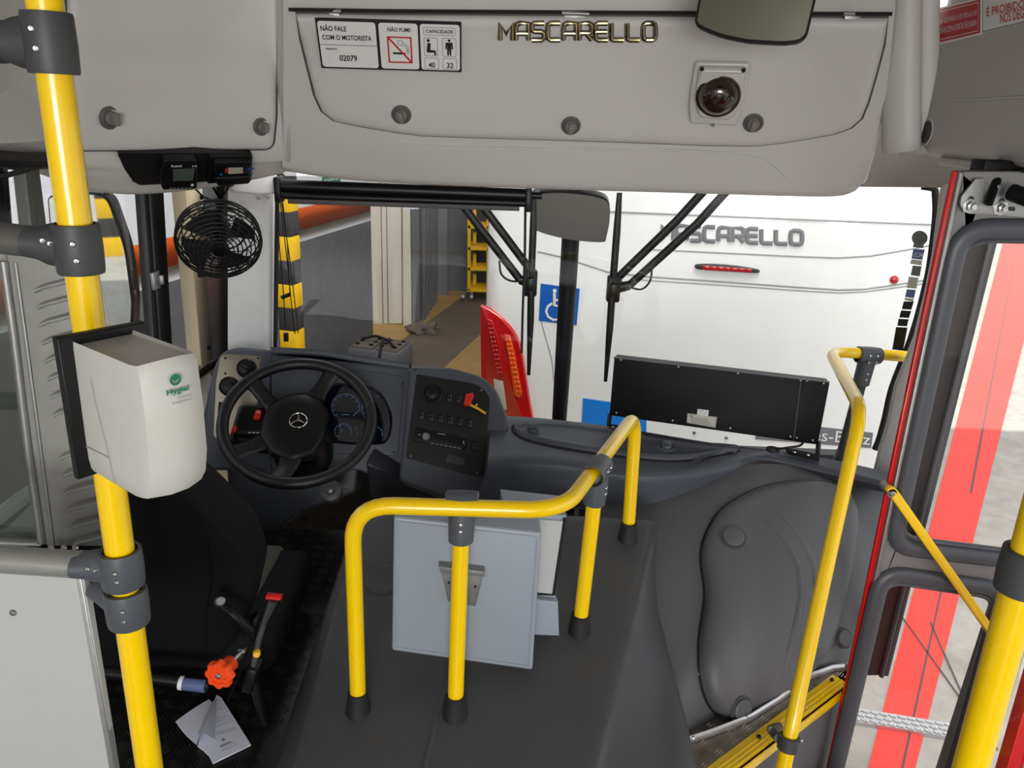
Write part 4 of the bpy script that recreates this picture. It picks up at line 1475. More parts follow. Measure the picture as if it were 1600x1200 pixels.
def tee(parent, t, along, down, la, ld, r=0.0265, mat='clamp', screws=((0.012, 0.008), (-0.012, 0.008), (0, -0.035), (0, -0.05)), face=(0, -1, 0)):
    along = V(along).normalized(); down = V(down).normalized(); face = V(face)
    mb = MB()
    mb.lathe(t - along * la, along, [(r * 0.86, 0), (r, 0.003), (r * 1.06, la), (r, 2 * la - 0.003), (r * 0.86, 2 * la)], 24)
    mb.lathe(t, down, [(r * 0.9, 0), (r * 1.02, ld * 0.3), (r * 0.98, ld - 0.003), (r * 0.85, ld)], 24)
    k = build('tee_clamp', mb, mat, parent)
    f = (face - along * face.dot(along)).normalized()
    for u, w in screws:
        p = t + along * u - down * w
        fn = f if w > -0.02 else (face - down * face.dot(down)).normalized()
        screw(k, p + fn * r * 1.02, fn, 0.0048)
    return k


tee(hr, T2, TB - T1, F2 - T2, 0.034, 0.085)
tee(hr, T3, T4 - TB, F3 - T3, 0.038, 0.085, face=(0.8, -0.6, 0))

dr = thing('door_handrail', 'tall bent yellow grab rail beside the entrance with a grey post on the dashboard shelf', 'handrail', aty(1235, 1150, 1.5))
a0 = aty(1236, 1140, 1.5) + (aty(1214, 1255, 1.47) - aty(1236, 1140, 1.5)) * 3.2; a1 = aty(1236, 1140, 1.5); a2 = aty(1346, 640, 1.86); a3 = aty(1297, 549, 2.42); a4 = aty(1432, 558, 2.50)
mb = MB(); mb.tube([a0, a1, aty(1290, 893, 1.68), a2, a3, a4], RT, 18, 0.075)
build('rail_tube', mb, 'yellow', dr)
tp = aty(1357, 555, 2.455); ft = aty(1311, 726, 2.46)
mb = MB(); mb.tube([tp, ft], RT, 18); build('post', mb, 'clamp_dark', dr)
tee(dr, tp, a4 - a3, ft - tp, 0.042, 0.10, 0.0265, screws=((0.014, 0.004), (-0.014, 0.004), (0.014, -0.018), (-0.014, -0.018), (0, -0.055), (0, -0.075)))
mb = MB()
mb.lathe(ft + V((0, 0, -0.04)), (tp - ft), [(0.034, 0), (0.030, 0.015), (0.023, 0.09), (0.019, 0.095)], 20)
mb.box(ft + V((0, 0, -0.045)), (0.14, 0.05, 0.012), bev=0.003)
fb = build('foot_bracket', mb, 'clamp_dark', dr)
screw(fb, ft + V((-0.055, -0.01, -0.036)), (0, 0, 1), 0.011); screw(fb, ft + V((0.055, -0.01, -0.036)), (0, 0, 1), 0.011)
mb = MB()
ax = (a1 - a0).normalized(); c = a1 - ax * (a1 - aty(1232, 1160, 1.495)).length
mb.lathe(c - ax * 0.018, ax, [(0.019, 0), (0.0245, 0.002), (0.0245, 0.034), (0.019, 0.036)], 22)
mb.tube([c + V((-0.02, 0.01, 0)), aty(1205, 1140, 1.58), N0 + dv * 0.20 + V((0, 0.02, 0.004))], 0.011, 10)
rb = build('clamp_ring', mb, 'clamp_dark', dr)
screw(rb, aty(1204, 1140, 1.56), (0, -1, 0.3), 0.007); screw(rb, aty(1252, 1158, 1.47), (0.2, -1, 0.3), 0.005)

mb = MB()                                                     # yellow edge of the entrance platform
e0 = N0 - dv * 0.25; e1 = N1
mb.prism([e0 + nv * 0.042 + V((0, 0, 0.004)), e1 + nv * 0.042 + V((0, 0, 0.004)), e1 - nv * 0.012 + V((0, 0, 0.004)), e0 - nv * 0.012 + V((0, 0, 0.004))], (0, 0, -0.006), 0.001)
mb.prism([e0 - nv * 0.012 + V((0, 0, 0.004)), e1 - nv * 0.012 + V((0, 0, 0.004)), e1 - nv * 0.012 + V((0, 0, -0.03)), e0 - nv * 0.012 + V((0, 0, -0.03))], nv * 0.006, 0.001)
for k in range(3):
    mb.prism([e0 + nv * (0.004 + k * 0.011) + V((0, 0, 0.0055)), e1 + nv * (0.004 + k * 0.011) + V((0, 0, 0.0055)), e1 + nv * (0.0 + k * 0.011) + V((0, 0, 0.0055)), e0 + nv * (0.0 + k * 0.011) + V((0, 0, 0.0055))], (0, 0, -0.004))
se = build('step_edge', mb, 'yellow')
tag(se, 'yellow ribbed metal nosing along the edge of the entrance platform', 'step edge')
for x, y in ((1186, 1151), (1300, 1062)):
    screw(se, atz(x, y, ZE + 0.008), (0, 0, 1), 0.006, 'ink')


def pole_clamp(parent, p, ax, h, r, arm, al, mat, scr):
    """sleeve round a pole with an arm that tapers to a side tube"""
    ax = V(ax).normalized(); arm = V(arm).normalized()
    mb = MB()
    mb.lathe(p - ax * h / 2, ax, [(r * 0.8, 0), (r * 0.97, 0.0), (r, 0.003), (r * 1.03, h * 0.5), (r, h - 0.003), (r * 0.97, h), (r * 0.8, h)], 28)
    P = [p + arm * r * 0.3, p + arm * (r + al * 0.25), p + arm * (r + al * 0.6), p + arm * (r + al)]
    mb.tube(P, [(h * 0.46, r * 0.8), (h * 0.42, r * 0.75), (h * 0.34, r * 0.8), (h * 0.32, r * 0.85)], 20, flat=ax)
    k = build('clamp', mb, mat, parent)
    tv = (C0 - p).normalized()
    for u, w in scr:
        u = -u
        q = p + arm * u + ax * w
        d = (C0 - q); d = (d - ax * d.dot(ax)).normalized()
        off = r * 1.0 if abs(u) < r else r * 0.84
        if abs(u) < r:
            off = math.sqrt(max(0, (r * 1.02) ** 2 - (V(u * arm) - d * (u * arm).dot(d)).length ** 2))
            screw(k, p + ax * w + (arm * u - d * (arm * u).dot(d)) + d * off, d, 0.0034)
        else:
            screw(k, q - d * (arm * u).dot(d) * 0 + d * off, d, 0.0034)
    return k


PT = aty(64, -40, 0.87); PB = aty(239, 1240, 0.868)
gp = thing('grab_pole', 'full-height yellow pole with four grey clamps by the driver partition', 'pole', PB)
mb = MB(); mb.tube([PT, PB], RT, 24); build('pole_tube', mb, 'yellow', gp)
pax = (PT - PB).normalized()


def onpole(py):
    t0, t1 = 0.0, 1.0
    for _ in range(40):
        t = (t0 + t1) / 2; p = PB + (PT - PB) * t
        v = p - C0
        y = 600 + FPX * v.dot(CAMY) / v.dot(CAMZ)
        if y > py:
            t0 = t
        else:
            t1 = t
    return p


pole_clamp(gp, onpole(68), pax, 0.058, 0.0245, (-1, 0.05, 0.0), 0.035, 'clamp_dark', ((-0.018, 0.012), (-0.016, -0.006)))
pole_clamp(gp, onpole(388), pax, 0.054, 0.0245, (-1, 0.02, 0.10), 0.030, 'clamp_dark', ((-0.006, 0.008), (-0.004, -0.010), (-0.031, 0.004), (-0.039, 0.006)))
pole_clamp(gp, onpole(886), pax, 0.050, 0.0255, (-1, 0.0, 0.03), 0.032, 'clamp', ((-0.010, 0.006), (-0.009, -0.006), (-0.034, 0.004), (-0.044, 0.006)))
pole_clamp(gp, onpole(946), pax, 0.050, 0.0260, (-0.8, 0.5, 0.12), 0.030, 'clamp', ((-0.014, 0.006), (-0.013, -0.008), (-0.036, 0.004), (-0.042, 0.010)))

pr = thing('partition_rail', 'grey tubes running from the yellow pole clamps along the driver partition', 'rail', onpole(388) + V((-0.2, 0, 0)))
mb = MB(); p = onpole(388); mb.tube([p + V((-0.05, 0.001, 0.005)), p + V((-0.60, 0.012, 0.045))], RT, 18); build('upper_tube', mb, 'tube_dark', pr)
mb = MB(); p = onpole(886); mb.tube([p + V((-0.05, 0, 0.001)), p + V((-0.60, 0.0, 0.018))], RT, 18); build('lower_tube', mb, 'silver_hose', pr)
mb = MB(); p = onpole(68); mb.tube([p + V((-0.05, 0.002, 0)), p + V((-0.55, 0.03, 0))], 0.021, 18); build('top_tube', mb, 'clamp_dark', pr)
Pp = Plane((0, 0.885, 0), (0, -1, 0))
mb = MB(); slab(mb, Pp, [(-60, 860), (124, 893), (131, 905), (183, 1225), (-60, 1225)], 0.012, 0.0015)
wp_ = build('partition_panel', mb, 'white_panel')
tag(wp_, 'white laminate panel below the silver partition tube', 'panel')
screw(wp_, Pp.hit(21, 957)[0], (0, -1, 0), 0.005)
mb = MB(); slab(mb, Pp, [(118, 893), (126, 893), (184, 1225), (176, 1225)], 0.012, 0.001, lift=0.002); build('edge_trim', mb, 'alu', wp_)

# louvred cabinet behind the pole
PC = Plane((0, 1.16, 0), (0.05, -1, 0))
cb = thing('partition_cabinet', 'grey painted sheet metal partition with pressed louvres and a glazed opening', 'partition', PC.hit(60, 600)[0])
mb = MB()
slab(mb, PC, [(5, 368), (108, 374), (158, 640), (186, 862), (70, 858), (20, 520)], 0.05, 0.006)
slab(mb, PC, [(-80, 366), (6, 368), (10, 410), (-80, 412)], 0.05, 0.006)
slab(mb, PC, [(-80, 842), (66, 850), (68, 864), (-80, 862)], 0.05, 0.004)
bd = build('sheet_panel', mb, 'cabinet', cb)
mb = MB()
mb.tube([PC.hit(x, y)[0] for x, y in [(6, 408), (22, 520), (44, 700), (66, 848)]], 0.007, 10)
mb.tube([PC.hit(x, y)[0] for x, y in [(-60, 845), (66, 850)]], 0.006, 10)
mb.strip(on(PC, [(24, 410), (42, 540), (84, 855)], 0.001), 0.003, 0.002, PC.n)
build('opening_frame', mb, 'steel_dull', cb)
mb = MB()
mb.prism(on(PC, [(-80, 410), (8, 410), (66, 850), (-80, 844)], -0.012), PC.n * -0.004)
build('pane', mb, 'glass_grey', cb)
for i, y in enumerate((448, 474, 501, 529, 557, 585, 613, 641, 708, 735, 762, 789, 816, 842)):
    x = 84 + (y - 450) * 0.150
    mb = MB()
    L = [(x - 24, y + 9), (x - 14, y + 4), (x, y + 1), (x + 16, y - 3), (x + 30, y - 8), (x + 34, y - 16), (x + 20, y - 14), (x, y - 9), (x - 20, y - 3), (x - 26, y + 2)]
    relief(mb, PC, L, [(0, 0.0), (1, 0.010), (3, 0.014)], 2)
    build('louvre', mb, 'cabinet', bd)
mb = MB()
mb.box(aty(120, 862, 1.12), (0.16, 0.03, 0.016), bev=0.003)
ls = build('latch_strip', mb, 'black', cb)
for x in (80, 100, 118):
    screw(ls, aty(x, 856, 1.10), (0, -0.7, 0.7), 0.005)

# ---------------------------------------------------------------- soap dispenser on the pole
k = 0.90
O = (aty(212, 575, 0.756) - C0) * k + C0
A_ = (aty(110, 540, 0.839) - C0) * k + C0
va = (A_ - O); va.z = 0; vb = V((-va.y, va.x, 0)).normalized()
if vb.x < 0:
    vb = -vb
da = va.length * 0.97; va = va.normalized()
db = 0.062; H = 0.142
dp = thing('soap_dispenser', 'white moulded soap dispenser with small green print on a black backplate', 'dispenser', O + va * da + V((0, 0, -H)))


def dpt(a, b, z):
    return O + va * a + vb * b + V((0, 0, -z))


mb = MB()
# cross-sections seen from above, swept down: front face bows out, foot tucks in
rings = []
for z, fa, sc in ((0.004, 0.010, 0.94), (0.0, 0.0, 0.98), (0.006, -0.004, 1.0), (0.05, -0.006, 1.02), (0.10, -0.004, 1.04), (0.125, 0.002, 1.04), (0.137, 0.010, 1.0), (0.142, 0.024, 0.92)):
    ring = []
    off = db * (1 - sc) / 2
    for a, b in ((da, 0), (da * .6, 0), (0.012 + fa, 0), (0.003 + fa, 0.002), (fa, 0.008), (fa - 0.006, db * .35), (fa - 0.006, db * .65), (fa, db - 0.008), (0.003 + fa, db - 0.002), (0.012 + fa, db), (da * .6, db), (da, db)):
        ring.append(dpt(a, off + b * sc, z + (0.012 * (0.5 - abs(b / db - 0.5)) * -1 if z < 0.005 else 0)))
    rings.append(ring)
mb.loft(rings)
bdy = build('cover', mb, 'white', dp, 32)
mb = MB()
mb.line([dpt(da * .72, -0.0016, 0.03), dpt(da * .70, -0.0016, 0.055), dpt(da * .60, -0.0018, 0.10), dpt(da * .56, -0.0018, 0.137)], 0.0009, -vb, 0.0008)
mb.line([dpt(da * .99, -0.0016, 0.112), dpt(da * .60, -0.0018, 0.110)], 0.0009, -vb, 0.0008)
build('cover_joint', mb, 'seam_grey', dp)
mb = MB()
bp = [(da, -0.016), (da, db + 0.016), (da + 0.010, db + 0.016), (da + 0.010, -0.016)]
cpts = round_loop([(-0.014, -0.006), (db + 0.014, -0.006), (db + 0.014, H + 0.004), (-0.014, H + 0.004)], 0.012)
mb.prism([dpt(da - 0.002, b, z) for b, z in cpts], va * 0.010, 0.002)
build('backplate', mb, 'black', dp)
mb = MB()
c = dpt(da + 0.004, db * 0.5, H * 0.5)
pc = PB + (PT - PB) * ((c.z - PB.z) / (PT.z - PB.z))
mb.tube([c, pc], 0.012, 12)
build('pole_bracket', mb, 'black', dp)
mb = MB()
fn = -va
q = [dpt(-0.0125, db * .30, 0.030), dpt(-0.0125, db * .66, 0.030), dpt(-0.0125, db * .66, 0.023), dpt(-0.0125, db * .30, 0.023)]
mb.textq('Hygiel', q, 0.0018, 0.03)
q2 = [dpt(-0.0125, db * .46, 0.0345), dpt(-0.0125, db * .70, 0.0345), dpt(-0.0125, db * .70, 0.032), dpt(-0.0125, db * .46, 0.032)]
mb.textq('Dispenser', q2, 0.0018)
q3 = [dpt(-0.0125, db * .38, 0.0385), dpt(-0.0125, db * .70, 0.0385), dpt(-0.0125, db * .70, 0.0365), dpt(-0.0125, db * .38, 0.0365)]
mb.textq('higiene', q3, 0.0018)
o = dpt(-0.0125, db * .46, 0.015)
mb.lathe(o + fn * 0.0016, fn, [(0.0055, 0), (0.0055, 0.0005), (0.0032, 0.0005), (0.0032, 0.0)], 20)
mb.lathe(o + fn * 0.0016 + V((0, 0, 0.0015)), fn, [(0.0025, 0), (0.0025, 0.0006), (0, 0.0006)], 14)
build('print_mark', mb, 'green', dp)

# ---------------------------------------------------------------- grey box hung on the handrail, and fare pedestal
GB = plane3(aty(615, 810, 1.47), aty(845, 832, 1.48), aty(613, 1016, 1.485))
gb = thing('ticket_box', 'flat pale grey box with a metal hanger plate behind the middle handrail post', 'box', GB.hit(725, 1030)[0])
mb = MB()
slab(mb, GB, round_loop([(615, 808), (846, 833), (832, 1048), (612, 1017)], 5), 0.07, 0.006, seg=3)
build('shell', mb, 'box_grey', gb)
mb = MB()
bl = on(GB, round_loop([(621, 815), (840, 839), (827, 1041), (618, 1011)], 4), 0.0012)
mb.strip(bl + [bl[0]], 0.0016, 0.0012, GB.n)
build('rim_line', mb, 'box_grey', gb)
mb = MB()
slab(mb, GB, [(688, 878), (757, 886), (743, 942), (700, 934)], 0.012, 0.001, lift=0.012)
slab(mb, GB, [(686, 876), (757, 884), (758, 892), (690, 886)], 0.02, 0.001, lift=0.022)
hg = build('hanger_plate', mb, 'steel_dull', gb)
for x, y in ((702, 905), (743, 911)):
    screw(hg, GB.hit(x, y)[0] + GB.n * 0.0125, GB.n, 0.003, 'ink')
pd = thing('fare_pedestal', 'pale grey pedestal with a recessed dark-edged panel behind the flat grey box', 'pedestal', ENG.hit(860, 985)[0])
PD = plane3(aty(838, 800, 1.60), aty(885, 805, 1.61), aty(838, 985, 1.60))
mb = MB()
slab(mb, PD, [(790, 796), (886, 806), (868, 940), (868, 987), (826, 980), (790, 975)], 0.10, 0.006)
build('pedestal_body', mb, 'box_grey', pd)
mb = MB()
slab(mb, PD, [(800, 806), (879, 812), (862, 926), (800, 920)], 0.012, 0.003, lift=0.008)
build('panel', mb, 'white_panel', pd)
mb = MB()
mb.strip(on(PD, [(882, 808), (865, 928), (830, 926)], 0.004), 0.004, 0.003, PD.n)
build('panel_gap', mb, 'seam', pd)
mb = MB()
slab(mb, PD, [(790, 925), (870, 934), (872, 987), (820, 985), (790, 980)], 0.02, 0.004, lift=0.018)
build('plinth', mb, 'box_grey', pd)

# ---------------------------------------------------------------- destination display on the shelf
bl_, br_ = SH.hit(953, 652)[0], None
LS = plane3(aty(953, 650, 2.60), aty(1281, 713, 2.42), aty(960, 557, 2.63))
ld = thing('destination_display', 'long black destination display seen from behind on the dashboard shelf', 'display', LS.hit(1110, 680)[0])
mb = MB()
slab(mb, LS, round_loop([(960, 557), (1297, 596), (1278, 695), (952, 649)], [3, 6, 2, 2]), 0.055, 0.004)
build('housing', mb, 'black_metal', ld)
mb = MB()
mb.strip(on(LS, [(1252, 592), (1240, 689)], 0.0006), 0.0008, 0.0006, LS.n)
mb.tube(on(LS, [(959, 558), (1296, 597)], 0.001), 0.003, 8)
build('cover_seam', mb, 'ink_grey', ld)
for x, y in ((970, 562), (1060, 573), (1153, 583), (1251, 594), (1261, 595), (1287, 599), (963, 645), (1051, 657), (1141, 669), (1235, 682), (1245, 684), (1270, 688)):
    screw(ld, LS.hit(x, y)[0], LS.n, 0.004, 'steel_dull')
q = on(LS, [(1073, 660.5), (1118, 668.5), (1120.5, 651.5), (1074, 645.5)], 0.001)
mb = MB(); mb.quad(q, 0.0, 0.001); build('rating_label', mb, 'screen_pale', ld)
lbl = mb = MB()
nL = LS.n
for v in (0.2, 0.35, 0.5, 0.65):
    mb.line([bilin(q, 0.15, v), bilin(q, 0.9 - v * 0.3, v)], 0.0016, nL, 0.0012)
mb.line([bilin(q, u, v) for u, v in [(0.02, .04), (.98, .04), (.98, .96), (.02, .96), (.02, .04)]], 0.001, nL, 0.0012)
mb.lathe(bilin(q, 0.14, 0.75) + nL * 0.001, nL, [(0.004, 0), (0.004, 0.0004), (0, 0.0004)], 12)
build('lettering', mb, 'ink_grey', ld)
q = on(LS, [(1089, 648.5), (1106, 651), (1107.5, 641), (1090, 639)], 0.0016)
mb = MB(); mb.quad(q, 0.0, 0.001); build('serial_label', mb, 'sticker', ld)
mb = MB(); mb.textq('DISPLAY 12V', [bilin(q, .1, .6), bilin(q, .9, .6), bilin(q, .9, .85), bilin(q, .1, .85)], 0.0006); mb.textq('0412-08', [bilin(q, .15, .25), bilin(q, .75, .25), bilin(q, .75, .45), bilin(q, .15, .45)], 0.0006)
build('lettering', mb, 'ink', ld)
for (a, b, c) in (((1279, 692), (1277, 716), (1230, 706)), ((953, 648), (951, 668), (975, 672))):
    A = LS.hit(*a)[0]; B = atz(*b, 0.722); Cc = atz(*c, 0.722)
    mb = MB()
    mb.tube([A, B + V((0, 0, 0.006)), Cc + V((0, 0, 0.006))], [(0.004, 0.02)] * 3 if False else 0.008, 8, 0.01)
    mb.prism([Cc + V((0.0, -0.018, 0.006)), B + V((0, -0.018, 0.006)), B + V((0, 0.02, 0.006)), Cc + V((0, 0.02, 0.006))], (0, 0, -0.008), 0.001)
    bk = build('mounting_bracket', mb, 'black_metal', ld)
    for t in (0.25, 0.7):
        screw(bk, Cc.lerp(B, t) + V((0, 0, 0.006)), (0, 0, 1), 0.009)
mb = MB()
mb.tube([LS.hit(1258, 690)[0] + V((0, 0.01, -0.005)), aty(1250, 697, 2.38), aty(1232, 699, 2.37), atz(1214, 702, 0.728), atz(1207, 703, 0.72)], 0.004, 8, 0.02)
mb.lathe(atz(1207, 703, 0.719), (0, 0, 1), [(0.022, 0), (0.020, 0.006), (0.008, 0.009), (0, 0.009)], 18)
build('cable', mb, 'rubber', ld)

# ---------------------------------------------------------------- seat, levers, leaflet
SB = plane3(aty(300, 790, 1.42), aty(380, 790, 1.43), aty(300, 1030, 1.56))
st = thing('driver_seat', 'black driver seat seen from behind its tapering backrest', 'seat', (-0.8, 1.7, ZD))
sl = smooth_loop([(130, 745), (215, 742), (270, 756), (310, 786), (345, 818), (380, 855), (400, 897), (403, 925), (394, 955), (378, 990), (350, 1024), (318, 1042), (230, 1046), (150, 1040), (110, 900)], 4)
mb = MB()
slab(mb, SB, sl, 0.11, 0.022, seg=4)
build('backrest', mb, 'fabric_black', st)
mb = MB()
mb.tube(on(SB, [(300, 800), (322, 840), (332, 900), (322, 960), (322, 1032)], 0.001), 0.0025, 8)
mb.tube(on(SB, [(392, 900), (394, 925), (385, 956), (370, 990)], -0.012), 0.003, 8)
build('piping', mb, 'black', st)
Xs, Ys = -0.81, 1.80
mb = MB()
mb.box((Xs, Ys, 0.475), (0.52, 0.42, 0.12), bev=0.040, seg=4)
build('cushion', mb, 'fabric_black', st)
mb = MB(); mb.box((Xs, Ys + 0.01, 0.522), (0.36, 0.38, 0.04), bev=0.018, seg=3); build('cushion_centre', mb, 'fabric_grey', st)
mb = MB()
mb.box((Xs - 0.06, Ys + 0.06, 0.385), (0.30, 0.24, 0.10), bev=0.02)
build('pedestal', mb, 'black', st)
mb = MB()
mb.tube([aty(342, 941, 1.46), aty(362, 958, 1.44), aty(392, 985, 1.45), aty(398, 1000, 1.47)], [0.010, 0.008, 0.010, 0.008], 12)
ar = build('recliner_arm', mb, 'black', st)
mb = MB(); mb.cyl(aty(342, 940, 1.46), aty(345, 939, 1.43), 0.010, seg=14, bev=0.002); build('recliner_bolt', mb, 'steel_dull', ar)
mb = MB()
mb.tube([aty(165, 1050, 1.45), aty(328, 1070, 1.45)], 0.014, 12)
tb = build('seat_tube', mb, 'black', st)
mb = MB(); mb.tube([aty(280, 1066.5, 1.447), aty(322, 1071.5, 1.447)], 0.0152, 14); build('tube_label', mb, 'blue_label', tb)
mb = MB(); p0 = aty(284, 1063, 1.43); mb.tube([aty(281, 1066.5, 1.446), aty(287, 1067.3, 1.446)], 0.0156, 14); build('tube_label_end', mb, 'sticker', tb)

hb = thing('parking_brake_lever', 'dark parking brake lever with a red tip beside the driver seat', 'lever', aty(372, 1085, 1.45))
mb = MB()
mb.tube([aty(428, 936, 1.47), aty(412, 975, 1.46)], [(0.010, 0.020), (0.006, 0.010)], 14, flat=(1, 0, 0.5))
mb.tube([aty(412, 975, 1.46), aty(404, 1000, 1.455), aty(396, 1040, 1.45)], 0.007, 10)
build('lever_handle', mb, 'clamp_dark', hb)
mb = MB(); mb.tube([aty(417, 931, 1.47), aty(440, 933, 1.47)], [(0.006, 0.010)] * 2, 12, flat=(0, 0, 1)); build('release_tip', mb, 'red', hb)
mb = MB(); p = aty(401, 1021, 1.44); mb.lathe(p, (0.3, -1, 0.2), [(0.0085, -0.006), (0.0085, 0.004), (0.006, 0.008), (0, 0.009)], 14); build('yellow_button', mb, 'key_yellow', hb)
mb = MB()
mb.box(aty(394, 1055, 1.50), (0.026, 0.05, 0.07), Matrix.Rotation(0.3, 3, 'Y'), bev=0.008)
mb.tube([aty(389, 1008, 1.43), aty(372, 1060, 1.44), aty(355, 1095, 1.45)], 0.0022, 6)
mb.tube([aty(394, 1055, 1.50), V((aty(394, 1055, 1.50).x + 0.02, 1.50, ZD))], 0.012, 10)
build('lever_base', mb, 'black', hb)
av = thing('orange_valve', 'orange scalloped hand knob on a steel stem beside the seat', 'valve', aty(343, 1050, 1.42))
c = aty(344, 1053, 1.34); e = aty(384, 1011, 1.44); ax = (c - e).normalized()
u = ax.orthogonal().normalized(); w = ax.cross(u)
mb = MB()
kn = lambda h, s: [c + ax * h + (u * math.cos(2 * PI * k / 48) + w * math.sin(2 * PI * k / 48)) * (0.0290 + 0.0026 * math.cos(8 * 2 * PI * k / 48)) * s for k in range(48)]
mb.loft([kn(-0.010, .85), kn(-0.006, 1.0), kn(0.006, 1.0), kn(0.010, .9), kn(0.010, .62), kn(0.006, .55), kn(0.006, .2)])
mb.lathe(c - ax * 0.010, -ax, [(0.014, 0), (0.013, 0.014), (0.017, 0.018), (0.017, 0.030), (0.010, 0.034), (0, 0.034)], 22)
build('hand_knob', mb, 'orange', av)
mb = MB(); mb.lathe(c + ax * 0.004, ax, [(0.006, 0), (0.006, 0.006), (0.003, 0.009), (0, 0.009)], 14); build('knob_nut', mb, 'steel', av)
mb = MB()
L = (c - e).length
mb.lathe(e, ax, [(0.004, 0), (0.004, 0.01), (0.0075, 0.011), (0.0075, 0.02), (0.005, 0.021), (0.005, 0.03), (0.009, 0.031), (0.009, L * .6), (0.006, L * .62), (0.006, L)], 16)
build('stem', mb, 'steel', av)
mb = MB()
mb.tube([e, e + V((0.005, 0.04, 0.03)), e + V((0.0, 0.09, 0.02)), e + V((-0.03, 0.13, -0.02))], 0.008, 10)
build('hose', mb, 'black', av)

PZ = Plane((0, 0, ZD + 0.006), (0, 0, 1))
lf = thing('leaflet', 'white printed leaflet with a curled page lying on the dark chequer plate', 'leaflet', PZ.hit(335, 1140)[0])
mb = MB()
slab(mb, PZ, [(338.5, 1085.5), (346, 1090), (392, 1163.5), (332.5, 1192.5), (327, 1181), (318, 1172), (308.5, 1165), (316, 1140)], 0.003)
pgs = build('page', mb, 'paper', lf)
mb = MB()
Z2 = Plane((0, 0, ZD + 0.010), (0, 0, 1))
A = Z2.hit(337, 1087)[0]
edge = [Z2.hit(x, y)[0] for x, y in ((274, 1127.5), (281, 1138), (292, 1151), (307, 1164))]
ln = [A.lerp(q_, 0.0) for q_ in edge]
mb.grid([[A.lerp(q_, t / 6) + V((0, 0, 0.004 * math.sin(t / 6 * PI))) for q_ in edge] for t in range(1, 7)])
build('page', mb, 'paper', lf)
mb = MB()
B1 = Z2.hit(307, 1164)[0]; rows = []
for t in range(1, 8):
    f = t / 7
    a = A.lerp(B1, f); b = A.lerp(Z2.hit(337, 1160)[0], f)
    m = (a + b) / 2 + V((0, 0, 0.028 * f))
    rows.append([a, a.lerp(m, .5) + V((-0.006 * f, 0, 0.016 * f)), m, m.lerp(b, .5) + V((0, 0, 0.004 * f)), b + V((0, 0, 0.008 * f))])
mb.grid(spline_rows(rows, 3, 1))
build('curled_page', mb, 'paper', lf)
mb = MB()
for (x0, y0, x1, y1) in ((334, 1112, 346, 1106), (333, 1125, 353, 1119), (335, 1130, 352, 1123), (333, 1138, 360, 1127), (336, 1146, 368, 1137), (338, 1149, 369, 1139), (346, 1168, 366, 1160), (347, 1173, 370, 1163)):
    mb.line(on(PZ, [(x0, y0), (x1, y1)]), 0.0012, (0, 0, 1), 0.0006)
mb.lathe(PZ.hit(349, 1156)[0], (0, 0, 1), [(0.004, 0), (0.004, 0.0006), (0, 0.0006)], 12)
mb.line(on(PZ, [(345, 1166), (360, 1159.5)]), 0.004, (0, 0, 1), 0.0006)
mb.lathe(PZ.hit(339, 1094)[0], (0, 0, 1), [(0.0025, 0), (0.0025, 0.0006), (0, 0.0006)], 10)
build('print', mb, 'paper_ink', lf)

# ================================================================== FAN, BLIND, STICKERS
fc = aty(342, 377, 2.36)
fn_ = V((0.30, -0.86, -0.42)).normalized()
fu = V((1, 0, 0)); fu = (fu - fn_ * fu.dot(fn_)).normalized(); fv = fn_.cross(fu)
RF = 0.121
fan = thing('cab_fan', 'black round wire-caged fan hanging at the driver windscreen pillar', 'fan', fc)


def fp(a, r, h=0.0):
    return fc + (fu * math.cos(a) + fv * math.sin(a)) * r + fn_ * h


mb = MB()
for r, h, w in ((RF, 0.0, .0035), (RF, -0.018, .0028), (RF * .985, 0.016, .0024), (RF * .985, -0.036, .0026), (RF * .93, 0.028, .0022), (RF * .84, 0.036, .002), (RF * .74, 0.041, .002), (RF * .64, 0.044, .002), (RF * .54, 0.046, .002), (RF * .44, 0.047, .002), (RF * .34, 0.047, .002), (RF * .24, .047, .002), (RF * .85, -0.055, .002), (RF * .65, -0.065, .002), (RF * .45, -0.07, .002)):
    mb.tube([fp(2 * PI * k / 48, r, h) for k in range(48)], w, 6, closed=True)
for i in range(16):
    a = i * PI / 8
    mb.tube([fp(a, RF * .16, .046), fp(a + .15, RF * .5, .046), fp(a + .35, RF * .8, .036), fp(a + .5, RF, .008), fp(a + .5, RF, -0.03)], 0.0016, 6)
    mb.tube([fp(a, RF * .2, -0.07), fp(a - .2, RF * .6, -0.066), fp(a - .45, RF * .95, -0.036)], 0.0016, 6)
mb.lathe(fc + fn_ * .046, fn_, [(0.022, -0.003), (0.022, 0.002), (0.015, 0.004), (0, 0.004)], 24)
build('wire_cage', mb, 'black', fan)
for i in range(4):
    a = i * PI / 2 + 0.35
    rows = []
    for j in range(5):
        r = RF * (0.2 + 0.66 * j / 4)
        rows.append([fp(a + (t - .5) * (0.75 + 0.1 * j), r, 0.014 * (t - .5) * 2) for t in (0, .25, .5, .75, 1)])
    mb = MB(); mb.grid(spline_rows(rows, 2, 2)); build('fan_blade', mb, 'rubber', fan)
mb = MB(); mb.lathe(fc - fn_ * 0.075, fn_, [(0, -0.04), (0.030, -0.035), (0.036, -0.01), (0.036, 0.03), (0.026, 0.07), (0.024, 0.085), (0.018, 0.095), (0, 0.098)], 24); build('motor', mb, 'black', fan)
mb = MB()
mb.tube([fc - fn_ * 0.09, aty(345, 320, 2.48), aty(345, 286, 2.50)], 0.013, 10)
mb.tube([aty(333, 292, 2.50), aty(345, 316, 2.46), aty(357, 292, 2.50)], 0.005, 8)
mb.box(aty(345, 283, 2.50), (0.075, 0.03, 0.03), bev=0.004)
build('bracket', mb, 'black', fan)
mb = MB()
